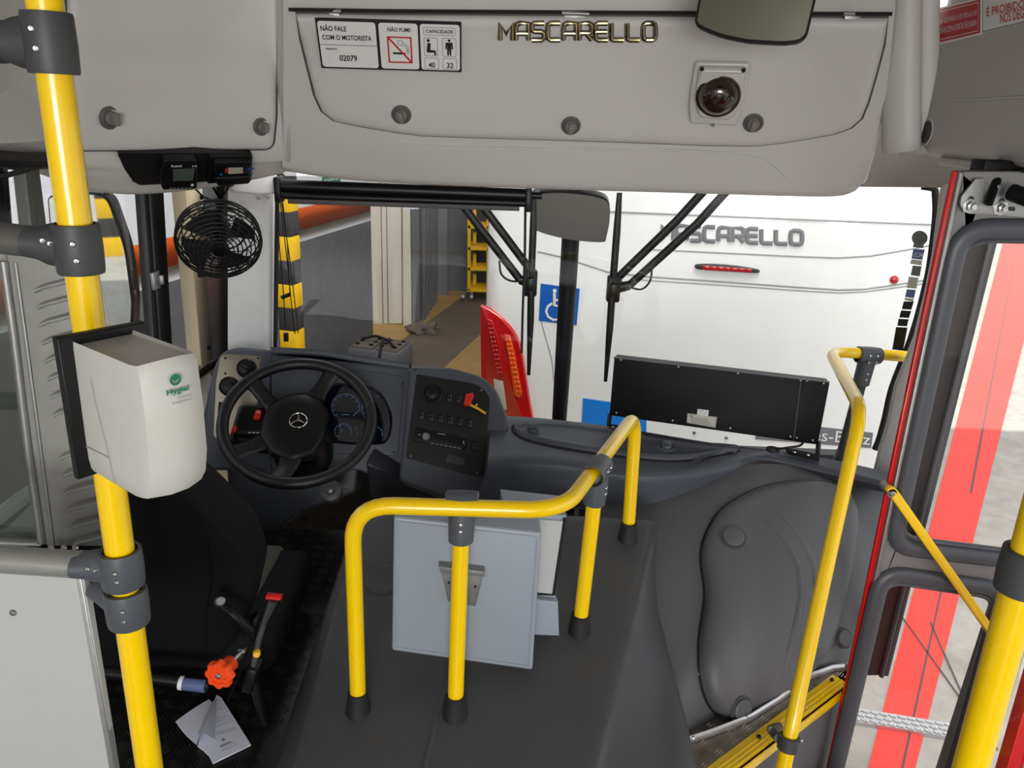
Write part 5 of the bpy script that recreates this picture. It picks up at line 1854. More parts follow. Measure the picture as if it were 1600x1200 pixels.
mb.tube([aty(306, 296, 2.52), aty(318, 308, 2.49), aty(330, 312, 2.46), aty(340, 320, 2.46)], 0.003, 6)
build('cable', mb, 'rubber', fan)
mb = MB(); mb.box(fp(-2.2, RF * 1.03, 0), (0.02, 0.02, 0.03), bev=0.003); build('cage_clip', mb, 'black', fan)

b0 = aty(436, 290, 2.74); b1 = aty(826, 305, 2.79)
rb = thing('roller_blind', 'black roller sunblind with hanging cords across the driver half of the windscreen', 'blind', b0)
mb = MB(); mb.tube([b0, b1], 0.021, 16); mb.tube([b0 + V((0, -.012, -.030)), b1 + V((0, -.012, -.026))], 0.013, 12); build('roller', mb, 'black', rb)
mb = MB(); mb.tube([b0 + V((0.03, -.006, -.048)), b1 + V((-.03, -.006, -.044))], [(0.009, 0.012)] * 2, 12); build('hem_bar', mb, 'wood_blind', rb)
for p, d in ((b0, -1), (b1, 1)):
    mb = MB(); mb.box(p + V((0.0, 0, -0.012)), (0.022, 0.06, 0.085), bev=0.006); mb.cyl(p + V((d * .005, -.005, 0)), p + V((d * .045, -.005, 0)), 0.012, seg=12)
    build('end_bracket', mb, 'black', rb)
mb = MB()
P = lambda x, y: aty(x, y, 2.73)
mb.tube([P(432, 300), P(436, 380), P(443, 460), P(446, 510)], 0.0022, 6)
mb.tube([P(436, 300), P(448, 400), P(458, 500), P(461, 522), P(466, 520), P(464, 500), P(452, 400), P(438, 302)], 0.0020, 6)
mb.tube([P(440, 300), P(449, 380), P(453, 460)], 0.0018, 6)
build('cord', mb, 'black', rb)
mb = MB(); mb.tube([P(440, 465), P(453, 460)], 0.007, 8); build('cord_toggle', mb, 'black', rb)
mb = MB(); mb.tube([P(447, 520), P(447, 533)], 0.009, 10); build('cord_weight', mb, 'black', rb)
P = lambda x, y: aty(x, y, 2.80)
mb = MB(); mb.tube([P(821, 320), P(820, 400), P(817, 480), P(815, 552)], 0.0045, 8); build('draw_cord', mb, 'rubber', rb)

sg = thing('inspection_sticker', 'column of small grey, blue and black windscreen stickers under a round grey one', 'sticker', Bow(-0.004).hit(1410, 540)[0])
BS = Bow(-0.0025)
mb = MB()
c = [(1437 + 12.5 * math.cos(k * PI / 12), 372 + 11.5 * math.sin(k * PI / 12)) for k in range(24)]
slab(mb, BS, c, 0.001); slab(mb, BS, [(1429, 378), (1444, 380), (1442, 388), (1426, 386)], 0.001)
build('round_label', mb, 'grey_label', sg)
for nm, px, mt in (('blue_label', [(1427, 389), (1445, 390), (1441, 406), (1424, 404)], 'blue_label'), ('white_strip', [(1424, 405), (1441, 407), (1440, 415), (1422, 412)], 'screen_pale'),
                   ('grey_label', [(1426, 415), (1440, 416), (1437, 432), (1423, 430)], 'grey_label'), ('grey_label', [(1420, 432), (1435, 434), (1432, 451), (1417, 450)], 'screen_pale'),
                   ('blue_label', [(1417, 452), (1431, 453), (1428, 466), (1414, 464)], 'blue_label'), ('white_strip', [(1414, 465), (1428, 467), (1427, 471), (1413, 469)], 'screen_pale'),
                   ('black_label', [(1412, 471), (1428, 471), (1424, 484), (1409, 483)], 'black'), ('black_label', [(1408, 485), (1424, 486), (1420, 497), (1405, 496)], 'black'),
                   ('black_label', [(1404, 498), (1420, 499), (1417, 510), (1402, 509)], 'black'), ('black_label', [(1400, 511), (1418, 512), (1411, 548), (1394, 546)], 'black')):
    mb = MB(); slab(mb, BS, px, 0.001); build(nm, mb, mt, sg)
mb = MB()
for x, y in ((1431, 367), (1431, 372), (1431, 377)):
    mb.line(on(BS, [(x, y), (x + 11, y + .8)]), 0.0012, (0, -1, 0), 0.0008)
build('print', mb, 'ink', sg)
mb = MB()
mb.textq('12.34', on(BS, [(1427, 401), (1441, 402), (1443, 395), (1429, 394)]), 0.001)
build('print', mb, 'sticker', sg)

# ================================================================== ENTRANCE DOOR
LD = Plane((0, 1.80, 0), (0, -1, 0))
door = thing('door_1', '', '')
for k_ in ('label', 'category'):
    del door[k_]
door['kind'] = 'structure'
door.location = LD.hit(1290, 1240)[0]
mb = MB()
for px in ([(1502, 268), (1770, 268), (1768, 362), (1540, 362), (1508, 380)], [(1502, 268), (1540, 300), (1512, 372), (1494, 420), (1402, 805), (1372, 925), (1299, 1255), (1289, 1255)],
           [(1400, 800), (1406, 845), (1430, 862), (1570, 878), (1600, 880), (1600, 925), (1556, 922), (1420, 900), (1388, 900), (1372, 930), (1350, 1020)],
           [(1728, 360), (1770, 360), (1606, 900), (1500, 1255), (1458, 1255), (1556, 955), (1560, 915), (1590, 880), (1612, 840)]):
    slab(mb, LD, px, 0.035, 0.003)
build('leaf_frame', mb, 'door_grey', door)
mb = MB()
slab(mb, LD, [(1491, 268), (1499, 268), (1291, 1255), (1284, 1255)], 0.010, 0.002, lift=-0.004)
build('outer_edge', mb, 'red_paint', door)
mb = MB()
slab(mb, LD, [(1497, 268), (1506, 268), (1299, 1255), (1291, 1255)], 0.03, 0.004, lift=0.006)
build('edge_profile', mb, 'steel_dull', door)
u_loop = round_loop([(1500, 356), (1735, 360), (1598, 877), (1394, 853)], [48, 10, 30, 34])
l_loop = round_loop([(1378, 893), (1566, 920), (1462, 1300), (1282, 1300)], [34, 30, 4, 4])
for lp in (u_loop, l_loop):
    mb = MB()
    mb.tube(on(LD, lp, 0.004), [(0.014, 0.023)] * len(lp), 12, closed=True, flat=(0, 1, 0))
    inner = on(LD, lp, 0.0)
    c = sum(inner, V((0, 0, 0))) / len(inner)
    mb.tube([p + (c - p).normalized() * 0.027 for p in inner], [(0.009, 0.007)] * len(lp), 10, closed=True, flat=(0, 1, 0))
    build('window_gasket', mb, 'gasket', door)
    mb = MB()
    mb.face([p + V((0, 0.012, 0)) for p in inner]); mb.tag()
    build('door_pane', mb, 'glass_door', door)
mb = MB()
LB = Plane((0, 1.765, 0), (0, -1, 0))
slab(mb, LB, round_loop([(1385, 767), (1393, 760), (1402, 765), (1556, 985), (1549, 999)], [4, 5, 5, 2, 2]), 0.014, 0.003)
gb_ = build('grab_bar', mb, 'yellow_paint', door)
screw(gb_, LB.hit(1394, 771)[0], (0, -1, 0), 0.008)
mb = MB()
mb.cyl(LB.hit(1394, 771)[0], LB.hit(1394, 771)[0] + V((0, 0.05, 0)), 0.012, seg=12)
build('bar_mount', mb, 'steel_dull', door)
# hinge plate of the door mechanism
HPn = Plane((0, 1.785, 0), (0, -1, 0))
mp = thing('door_hinge_plate', 'bare steel hinge plate with two bolts above the door pane', 'hinge plate', HPn.hit(1560, 310)[0])
mb = MB()
slab(mb, HPn, round_loop([(1525, 279), (1540, 279), (1536, 318), (1545, 322), (1560, 288), (1585, 300), (1640, 320), (1640, 345), (1560, 336), (1510, 334), (1500, 322), (1503, 306)], [2, 2, 3, 3, 3, 3, 2, 2, 6, 8, 6, 4]), 0.006, 0.001)
hp_ = build('plate', mb, 'steel_dull', mp)
for x, y in ((1515, 322), (1563, 325)):
    p = HPn.hit(x, y)[0]
    mb = MB(); mb.lathe(p, (0, -1, 0), [(0.017, 0), (0.017, 0.002), (0.0105, 0.003), (0.0105, 0.012), (0.006, 0.013), (0.006, 0.020), (0, 0.020)], 6); build('bolt', mb, 'steel', hp_)
    mb = MB(); q_ = HPn.hit(x + 2, y - 11)[0]; mb.lathe(q_ + V((0, -0.0004, 0)), (0, -1, 0), [(0.0065, 0), (0.0065, 0.0004), (0, 0.0004)], 14); build('slot', mb, 'ink', hp_)
mb = MB(); slab(mb, HPn, round_loop([(1575, 323), (1586, 323), (1586, 330), (1575, 329)], 3), 0.0005, lift=0.0008); build('slot', mb, 'ink', hp_)
mb = MB()
mb.tube([HPn.hit(1541, 318)[0] + V((0, -.012, 0)), aty(1556, 285, 1.80), aty(1566, 262, 1.86)], [0.007, 0.010, 0.012], 10)
mb.box(aty(1556, 268, 1.86), (0.09, 0.06, 0.05), bev=0.004)
build('hinge_arm', mb, 'black_metal', mp)
mb = MB()
mb.tube([aty(1580, 300, 1.76), aty(1660, 330, 1.66)], 0.018, 12); mb.box(aty(1590, 282, 1.84), (0.05, 0.08, 0.05), bev=0.004)
build('drive_rod', mb, 'black_metal', mp)
# second, folded leaf seen through the panes
door2 = thing('door_2', '', '')
for k_ in ('label', 'category'):
    del door2[k_]
door2['kind'] = 'structure'
D2 = Plane((0, 2.02, 0), (0, -1, 0))
door2.location = D2.hit(1360, 1060)[0]
mb = MB(); slab(mb, D2, [(1506, 330), (1562, 330), (1380, 1056), (1346, 1056)], 0.03, 0.004); build('leaf_panel', mb, 'dark_glass', door2)
mb = MB(); slab(mb, D2, [(1562, 330), (1570, 330), (1388, 1056), (1380, 1056)], 0.03, 0.004, lift=0.004)
mb.tube(on(D2, [(1558, 330), (1376, 1056)], 0.004), 0.007, 8)
build('brush_seal', mb, 'gasket', door2)
# third leaf at the other door post: only its edge and skin show
door3 = thing('door_3', '', '')
for k_ in ('label', 'category'):
    del door3[k_]
door3['kind'] = 'structure'
D3 = Plane((0, 0.80, 0), (0, -1, 0)); D4 = Plane((0, 1.25, 0), (0, -1, 0))
door3.location = D3.hit(1540, 1240)[0]
mb = MB(); slab(mb, D3, [(1750, 500), (1762, 500), (1505, 1340), (1495, 1340)], 0.02, 0.002); build('leaf_edge', mb, 'alu', door3)
mb = MB(); slab(mb, D4, [(1626, 1020), (1800, 1020), (1800, 1600), (1456, 1600)], 0.03, 0.003); build('leaf_skin', mb, 'red_paint', door3)
mb = MB(); slab(mb, D4, [(1650, 1020), (1800, 1020), (1800, 1600), (1480, 1600)], 0.02, 0.003, lift=0.012); build('leaf_inner', mb, 'white_panel', door3)
# near door pole
ep = thing('entrance_pole', 'thick yellow pole with a dark grey collar at the door opening, nearest the camera', 'pole', aty(1512, 1235, 0.70))
e0_ = aty(1507, 1235, 0.695); e1_ = aty(1634, 770, 0.70)
_ea = (e1_ - e0_).normalized(); e0_ = e0_ - _ea * 0.45; e1_ = e1_ + _ea * 0.62
mb = MB(); mb.tube([e0_, e1_], RT, 24); build('pole_tube', mb, 'yellow', ep)
pc_ = aty(1600, 893, 0.70)
ax = (e1_ - e0_).normalized()
pc_ = e0_ + ax * (pc_ - e0_).dot(ax)
mb = MB()
mb.lathe(pc_ - ax * 0.022, ax, [(0.0185, 0), (0.0235, 0.001), (0.0245, 0.022), (0.0235, 0.046), (0.0185, 0.047)], 26)
mb.tube([pc_, pc_ + V((0.42, 0.0, 0.01))], [(0.018, 0.02), (0.016, 0.018)], 14)
build('collar', mb, 'clamp_dark', ep)

# ================================================================== OUTSIDE
ZG = -0.75
TH = math.radians(13)
E1 = V((math.cos(TH), -math.sin(TH), 0)); E2 = V((math.sin(TH), math.cos(TH), 0))
ROT = Matrix.Rotation(-TH, 3, 'Z')


def G(s, t, z=0.0):
    return E1 * s + E2 * t + V((0, 0, z))


mb = MB()
mb.face([(-25, -25, ZG), (40, -25, ZG), (40, 50, ZG), (-25, 50, ZG)])
struct('ground', mb, 'concrete')
mb = MB()
g = lambda s0, s1, t0, t1, z: mb.face([G(s0, t0, z), G(s1, t0, z), G(s1, t1, z), G(s0, t1, z)])
g(-3.9, -1.0, -3, 13, ZG + 0.003)
struct('ground_workshop', mb, 'concrete_brown')
mb = MB(); g(-2.37, -1.0, -3, 9.4, ZG + 0.006); g(-3.9, -3.12, 7.6, 13, ZG + 0.006); struct('ground_markings', mb, 'floor_ochre')
mb = MB()
la = atz(1510, 600, ZG + .004); lb_ = atz(1392, 1060, ZG + .004); ra = atz(1583, 600, ZG + .004); rb_ = atz(1466, 1060, ZG + .004)
dl = (la - lb_).normalized(); drr = (ra - rb_).normalized()
dd = (dl + drr).normalized()
mb.face([lb_ - dl * 3, rb_ - drr * 3, ra + drr * 22, la + dl * 22])
struct('ground_lane', mb, 'lane_red')
mb = MB()
for a, b in ((atz(1470, 925, ZG), atz(1412, 1190, ZG)), (atz(1416, 975, ZG), atz(1502, 1095, ZG)), (atz(1478, 1030, ZG), atz(1500, 1080, ZG))):
    e = (b - a).normalized()
    mb.line([a - e * .3, b + e * .3], 0.008, (0, 0, 1), 0.008)
a, b = atz(1560, 540, ZG), atz(1530, 700, ZG); e = (a - b).normalized(); mb.line([b - e, a + e * 10], 0.012, (0, 0, 1), 0.008)
struct('ground_joints', mb, 'groove')
mb = MB()
q = [atz(1332, 1126, ZG + .02), atz(1487, 1152, ZG + .02), atz(1491, 1131, ZG + .02), atz(1332, 1105, ZG + .02)]
mb.prism(q, (0, 0, -0.02))
for i in range(22):
    for j in range(3):
        c = bilin(q, (i + .5) / 22, (j + .5) / 3)
        mb.box(c + V((0, 0, .002)), (0.022, 0.012, 0.004), Matrix.Rotation(.7 if (i + j) % 2 else -.7, 3, 'Z'))
tag(build('nosing_reflection', mb, 'alu'), 'added silver chequered strip outside the door, standing for the step nosing reflected in the pane', 'reflection strip')  # solid strip added in place of the nosing's mirror image in the glass

# workshop roof, open towards the yard beyond
mb = MB()
mb.face([(-14, -2, 6.6), (-14, 24, 6.6), (3.5, 24, 6.6), (3.5, 9.6, 6.6), (9, 9.6, 6.6), (9, -2, 6.6)])
struct('roof_workshop', mb, 'roof')
# painted masonry wall along the bay
mb = MB()
def wallband(z0, z1, i):
    mb.mat(i)
    mb.prism([G(-3.43, -4, z0), G(-3.43, 7.93, z0), G(-3.43, 7.93, z1), G(-3.43, -4, z1)], -E1 * 0.2)
wallband(ZG, 0.555, 0); wallband(0.555, 0.655, 1); wallband(0.655, 0.845, 2); wallband(0.845, 6.6, 1)
struct('wall_workshop', mb, ['wall_grey', 'wall_white', 'wall_orange'])
PWk = Plane(G(-3.43, 0, 0), E1)
q = on(PWk, [(503, 291), (531, 284), (531, 271), (503, 277)], 0.006)
ss = thing('safety_board', 'green wall sign with white capitals high on the striped workshop wall', 'sign', q[0])
mb = MB(); mb.quad(q, 0, 0.01); build('board', mb, 'green', ss)
mb = MB(); mb.textq('SEGURAN\u00c7A', [bilin(q, .06, .3), bilin(q, .94, .3), bilin(q, .94, .75), bilin(q, .06, .75)], 0.003, 0.01); build('lettering', mb, 'sticker', ss)
q = on(PWk, [(505, 312), (528, 306), (528, 292), (505, 297)], 0.006)
sb2 = thing('notice_board', 'small white framed notice below the green workshop sign', 'sign', q[0])
mb = MB(); mb.quad(q, 0, 0.01); build('board', mb, 'sticker', sb2)
mb = MB(); mb.line([bilin(q, u, v) for u, v in ((.03, .05), (.97, .05), (.97, .95), (.03, .95), (.03, .05))], .01, E1, .002); mb.textq('USO DE EPI', [bilin(q, .1, .15), bilin(q, .8, .15), bilin(q, .8, .4), bilin(q, .1, .4)], 0.003); build('lettering', mb, 'ink_grey', sb2)


def striped_column(p, w, label, h=3.0, z0=ZG, bh=0.26):
    t = thing('striped_column', label, 'column', (p.x, p.y, z0))
    y = MB(); k_ = MB(); i = 0; z = z0
    while z < z0 + h:
        m = y if i % 2 == 0 else k_
        m.box((p.x, p.y, z + bh / 2), (w, w, bh), ROT, bev=0.004)
        z += bh; i += 1
    build('yellow_band', y, 'yellow_paint', t); build('black_band', k_, 'dark_paint', t)
    mb = MB(); mb.box((p.x, p.y, z0 + h + 0.6), (w * .96, w * .96, 1.4), ROT, bev=0.004); build('shaft', mb, 'wall_white', t)
    return t


cp_ = aty(452, 440, 5.4)
striped_column(cp_, 0.125, 'square column in yellow and black bands before the striped wall', 0.163 * 10, aty(452, 548, 5.4).z - 0.163 * 2, 0.163)
striped_column(V((-3.2, -6.6, 0)), 0.26, 'yellow and black column reflected in the wing mirror', 2.6)
mb = MB()
for x in (-2.9, -3.3):
    pass
# doorway beyond the wall end
DW = Plane((0, 9.15, 0), (0, -1, 0))
d4 = thing('workshop_door', 'cream boarded sliding door at the end of the striped wall', 'door', DW.hit(605, 507)[0])
for px in ([(575, 180), (592, 180), (598, 506), (583, 508)], [(593, 180), (601, 180), (606, 506), (599, 506)], [(602, 180), (627, 180), (628, 506), (607, 506)]):
    mb = MB(); slab(mb, DW, px, 0.06, 0.008); build('door_board', mb, 'door_cream', d4)
mb = MB(); slab(mb, DW, [(570, 180), (627, 180), (627, 506), (584, 506)], 0.02, lift=-0.08); build('door_backing', mb, 'seam', d4)
mb = MB()
slab(mb, DW, [(629, 180), (654, 180), (655, 326), (630, 326)], 0.5, lift=0.05); mb.mat(1)
slab(mb, DW, [(642, 326), (655, 326), (657, 500), (644, 508)], 0.5, lift=0.05); mb.mat(2)
slab(mb, DW, [(630, 326), (643, 326), (645, 508), (631, 508)], 0.5, lift=0.05)
struct('pillar_workshop', mb, ['wall_white', 'wall_grey', 'door_cream'])
mb = MB()
a = atz(657, 502, ZG); b = atz(679, 468, ZG)
rows = []
for z in (ZG, 3.5):
    r_ = []
    for k in range(41):
        t = k / 40; p = a.lerp(b, t); ph = (k % 8)
        off = 0.05 if ph in (2, 3, 4, 5) else 0.0
        r_.append(V((p.x + off, p.y, z)))
    rows.append(r_)
mb.grid(rows)
struct('wall_corrugated', mb, 'metal_grey', None, 10)
DW2 = Plane((0, 11.3, 0), (0, -1, 0))
mb = MB()
for z0, z1, i in ((ZG, 0.555, 0), (0.555, .655, 1), (.655, .845, 2), (.845, 6.6, 1)):
    mb.mat(i); mb.prism([(-3, 11.3, z0), (0.9, 10.9, z0), (0.9, 10.9, z1), (-3, 11.3, z1)], (0, 0.2, 0))
struct('wall_back_workshop', mb, ['wall_grey', 'wall_white', 'wall_orange'])
mb = MB()
slab(mb, Plane((0, 10.75, 0), (0, -1, 0)), [(677, 180), (699, 180), (700, 477), (679, 468)], 0.06, 0.005)
o_ = build('metal_door', mb, 'metal_grey'); tag(o_, 'grey sheet metal door beside the corrugated panel at the back of the workshop', 'door')
# yellow trolley rack
YR = Plane((0, 10.5, 0), (0, -1, 0))
yr = thing('trolley_rack', 'tall yellow wheeled rack half hidden behind the parked white bus', 'rack', YR.hit(742, 468)[0])
mb = MB()
for px in ([(731, 200), (736, 200), (735, 455), (730, 455)], [(760, 200), (766, 200), (766, 458), (760, 458)]):
    slab(mb, YR, px, 0.05, 0.004)
for y in (352, 386, 418, 451):
    slab(mb, YR, [(731, y), (766, y + 1.5), (766, y + 6), (731, y + 5)], 0.5, 0.003)
build('rack_frame', mb, 'yellow_paint', yr)
mb = MB(); slab(mb, YR, [(737, 200), (760, 200), (760, 452), (737, 450)], 0.02, lift=-0.4); build('rack_back', mb, 'dark_paint', yr)
for y in (330, 366, 400, 432):
    mb = MB(); slab(mb, YR, [(738, y), (743, y), (743, y + 18), (738, y + 18)], 0.08, 0.003, lift=-0.15); build('shelf_divider', mb, 'yellow_paint', yr)
for x, y in ((737, 464), (724, 458)):
    p = YR.hit(x, y)[0]
    mb = MB(); mb.cyl((p.x - .02, p.y, ZG + 0.05), (p.x + .02, p.y, ZG + 0.05), 0.05, seg=16); mb.box((p.x, p.y, ZG + 0.10), (0.03, 0.05, 0.06), bev=0.004); build('caster', mb, 'steel_dull', yr)
# batteries in a crate, rag on the floor
bc = G(-2.97, 7.05, ZG)
bt = thing('battery_crate', 'open metal crate of old batteries standing on the workshop floor', 'crate', bc)
mb = MB()
mb.box(bc + V((0, 0, 0.11)), (0.52, 0.40, 0.22), ROT, bev=0.006)
build('crate', mb, 'metal_grey', bt)
for i, dx in enumerate((-0.125, 0.125)):
    mb = MB(); mb.box(bc + E1 * dx + V((0, 0, 0.20)), (0.22, 0.34, 0.10), ROT, bev=0.008)
    bb = build('battery', mb, 'cloth', bt)
    mb = MB()
    for a_ in (-.07, .07):
        for b_ in (-.11, 0, .11):
            mb.cyl(bc + E1 * (dx + a_) + E2 * b_ + V((0, 0, .245)), bc + E1 * (dx + a_) + E2 * b_ + V((0, 0, .262)), 0.022, seg=12)
    build('vent_cap', mb, 'black', bb)
mb = MB()
c = bc + V((0, 0, .27))
mb.tube([c + E1 * -.2, c + E1 * -.05 + V((0, 0, .05)), c + E1 * .1 - E2 * .05 + V((0, 0, .03)), c + E1 * .2 - E2 * .15], 0.014, 8, .05)
build('cable', mb, 'rubber', bt)
mb = MB()
mb.tube([c + E1 * .05 + E2 * .1, c + E1 * .06 - E2 * .1 + V((0, 0, .04)), c + E1 * .08 - E2 * .22 + V((0, 0, -.05)), c + E1 * .07 - E2 * .23 + V((0, 0, -.22))], 0.012, 8, .05)
build('cable', mb, 'rubber', bt)
mb = MB()
rc = atz(662, 522, ZG)
bm2 = bmesh.new(); bmesh.ops.create_icosphere(bm2, subdivisions=4, radius=1)
from mathutils import noise as mnoise
for v in bm2.verts:
    d = mnoise.fractal(v.co * 1.7, 1, 2, 4) * 0.5 + abs(math.sin(v.co.x * 5 + v.co.y * 3)) * 0.18
    v.co = v.co * (1 + d)
    v.co = V((v.co.x * 0.16, v.co.y * 0.13, max(0, v.co.z + 0.15) * 0.09))
bmesh.ops.transform(bm2, matrix=Matrix.Translation(V((rc.x, rc.y + .1, ZG + 0.006))), verts=bm2.verts)
mb.merge(bm2)
tag(build('floor_rag', mb, 'cloth'), 'crumpled brown rag heap on the workshop floor before the cream door', 'rag')

# ---------------------------------------------------------------- the parked white bus
S0, S1, TR = -1.203, 1.297, 4.343
ob = thing('parked_bus', 'large white bus parked close ahead, its rear filling the windscreen', 'bus', G(0.05, TR + 4.5, ZG))
RB = Plane(G(0, TR, 0), E2)


def section(z, ins=0.0, back=9.0, rad=0.12):
    pts = []
    t0 = TR + ins
    for k in range(7):
        a = PI + PI / 2 * k / 6
        pts.append(G(S0 + rad + rad * math.cos(a), t0 + rad + rad * math.sin(a), z))
    for k in range(1, 8):
        pts.append(G(S0 + rad + (S1 - S0 - 2 * rad) * k / 8, t0 - 0.0, z))
    for k in range(7):
        a = 1.5 * PI + PI / 2 * k / 6
        pts.append(G(S1 - rad + rad * math.cos(a), t0 + rad + rad * math.sin(a), z))
    pts.append(G(S1, TR + back, z)); pts.append(G(S0, TR + back, z))
    return pts


mb = MB()
mb.loft([section(ZG + 0.30, 0.06), section(ZG + 0.36, 0.0), section(0.3), section(1.2), section(1.8, 0.03), section(2.25, 0.10), section(2.42, 0.25)])
build('body', mb, 'bus_white', ob)
RBs = Plane(G(0, TR - 0.001, 0), E2)
nB = -E2
mb = MB()
for line, w in (([(905, 328), (960, 331), (1250, 343), (1500, 353)], .006), ([(840, 393), (880, 402), (950, 425), (1010, 432), (1180, 444), (1250, 449), (1310, 453), (1350, 452), (1400, 445), (1450, 437)], .006),
                ([(1000, 437), (1180, 449), (1250, 454), (1310, 457.5), (1350, 456), (1400, 449.5), (1450, 442)], .004), ([(1020, 390), (1250, 401), (1310, 403), (1360, 400), (1420, 390), (1470, 380)], .005),
                ([(845, 500), (862, 560), (872, 650)], .004)):
    mb.strip(on(RBs, line), w * .8, .001, nB)
build('panel_joint', mb, 'seam_grey', ob)
mb = MB()
q = on(RB, [(1033, 374), (1256, 382), (1256, 361), (1033, 351)], 0.002)
wide_letters(mb, 'MASCARELLO', q, 0.0115, 0.002)
build('lettering', mb, 'ink_grey', ob)
mb = MB()
slab(mb, RB, smooth_loop([(1086, 417), (1092, 412), (1135, 413), (1178, 419), (1187, 423), (1180, 426), (1140, 424), (1096, 421)], 4), 0.01, 0.002, lift=0.012)
bl2 = build('brake_lamp', mb, 'dark_glass', ob)
mb = MB()
for i in range(7):
    x = 1098 + i * 11
    slab(mb, RB, [(x, 414.3 + i * .75), (x + 10.4, 415 + i * .75), (x + 10.4, 422 + i * .55), (x, 421 + i * .55)], 0.006, 0.003, lift=0.017)
build('lens', mb, 'lamp_red', bl2)
mb = MB(); p, _ = RB.hit(1397, 437); mb.lathe(p, nB, [(0.021, 0), (0.021, 0.004), (0.015, 0.008), (0, 0.009)], 20); build('round_reflector', mb, 'lamp_red', ob)
# tail lamp
mb = MB()
TL = [(751, 476), (764, 481), (782, 493), (800, 510), (811, 528), (818, 556), (828, 622), (836, 665), (852, 740), (770, 740), (753, 610)]
slab(mb, RB, round_loop(TL, [3, 4, 8, 8, 8, 8, 8, 8, 2, 2, 8]), 0.04, 0.012, lift=0.022)
tl = build('tail_lamp', mb, 'lamp_red', ob)
TLp = Plane(G(0, TR - 0.023, 0), E2)
mb = MB(); slab(mb, TLp, round_loop([(760, 497), (770, 502), (778, 530), (787, 590), (780, 592), (770, 585), (763, 530)], 3), 0.01, 0.002, lift=0.003); build('led_strip', mb, 'led_red', tl)
mb = MB(); slab(mb, TLp, round_loop([(788, 522), (797, 524), (804, 550), (816, 615), (812, 622), (804, 618), (795, 560)], 3), 0.01, 0.002, lift=0.003); build('led_strip', mb, 'led_amber', tl)
for pts_, mt in (((765, 503, 781, 585), 'led_red'), ((793, 527, 811, 615), 'led_amber')):
    for i in range(12):
        t = (i + .5) / 12
        x = pts_[0] + (pts_[2] - pts_[0]) * t; y = pts_[1] + (pts_[3] - pts_[1]) * t
        mb = MB()
        for dx in (-2, 2.4):
            p, _ = TLp.hit(x + dx, y); mb.lathe(p + nB * .003, nB, [(0.0065, 0), (0.0065, .002), (.004, .005), (0, .006)], 10)
        build('led_lens', mb, 'lamp_red' if mt == 'led_red' else 'led_amber', tl)
mb = MB(); slab(mb, TLp, [(771, 592), (786, 596), (792, 640), (776, 640)], 0.01, 0.002, lift=0.002); build('reverse_lens', mb, 'screen_pale', tl)
# stickers on the bus
q = on(RB, [(842, 501), (901, 508), (906, 451), (845, 443)], 0.0015)
mb = MB(); mb.quad(q, 0.001, 0.002)
acs = build('access_symbol', mb, 'blue', ob)
mb = MB()
nA = (q[1] - q[0]).cross(q[3] - q[0]).normalized()
sy = lambda pts: [bilin(q, u, v) for u, v in pts]
mb.lathe(bilin(q, .37, .86) + nA * .002, nA, [(0.0115, 0), (0.0115, .0006), (0, .0006)], 16)
mb.strip([p + nA * .003 for p in sy([(.365, .80), (.385, .47), (.62, .46), (.72, .18), (.82, .22)])], .0085, .0008, nA)
mb.strip([p + nA * .003 for p in sy([(.38, .62), (.56, .61)])], .006, .0008, nA)
mb.strip([p + nA * .003 for p in sy([(.33 + 0, .52), (.22, .42), (.18, .28), (.24, .14), (.38, .07), (.52, .10), (.62, .22), (.64, .30)])], .007, .0008, nA)
build('wheelchair_mark', mb, 'sticker', acs)
mb = MB(); q = on(RB, [(909, 663), (1010, 680), (1010, 636), (911, 622)], 0.0015); mb.quad(q, .001, .002); build('blue_decal', mb, 'blue_bright', ob)
mb = MB(); q = on(RB, [(1180, 686), (1361, 700), (1364, 676), (1183, 656)], 0.0015); mb.quad(q, .001, .002); bdn = build('name_band', mb, 'ink_grey', ob)
mb = MB(); mb.textq('Mercedes-Benz', [bilin(q, .02, .2), bilin(q, .985, .2), bilin(q, .985, .88), bilin(q, .02, .88)], .003); build('lettering', mb, 'sticker', bdn)
mb = MB()
slab(mb, RB, [(1180, 520), (1560, 545), (1560, 900), (700, 900), (790, 700), (1000, 715), (1180, 730)], 0.01, lift=-0.0005)
mb.bm.free()
for i in range(9):
    pass
for q0 in ((1085, 676), (1135, 684)):
    screw(ob, RB.hit(*q0)[0], nB, 0.010, 'steel_dull', 'latch_screw')

# ---------------------------------------------------------------- wipers outside the windscreen
BW = Bow(0.055)


def wiper(label, blade, arms, head, hose):
    t = thing('windscreen_wiper', label, 'wiper', BW.hit(*head)[0], 'windscreen wipers')
    mb = MB()
    P = [BW.hit(x, y)[0] for x, y in blade]
    mb.tube(P, [(0.006, 0.010)] + [(0.010, 0.014)] * (len(P) - 2) + [(0.005, 0.007)], 10, flat=(0, 1, 0))
    build('blade', mb, 'black', t)
    for a in arms:
        mb = MB(); mb.tube([BW.hit(x, y)[0] + V((0, 0.02, 0)) for x, y in a], [(0.009, 0.016)] * len(a), 10, flat=(0, 1, 0)); build('arm', mb, 'black', t)
    mb = MB()
    h = BW.hit(*head)[0] + V((0, 0.012, 0))
    mb.box(h, (0.05, 0.04, 0.10), bev=0.008); mb.box(h + V((0.0, -0.02, 0)), (0.03, 0.03, 0.05), bev=0.005)
    for a in arms:
        mb.tube([h, BW.hit(*a[-1])[0] + V((0, .015, 0))], [(.016, .022), (.012, .018)], 10, flat=(0, 1, 0))
    build('pivot_head', mb, 'black', t)
    mb = MB(); mb.tube([BW.hit(x, y)[0] + V((0, 0.01, 0)) for x, y in hose], 0.004, 8, 0.03); build('washer_hose', mb, 'rubber', t)


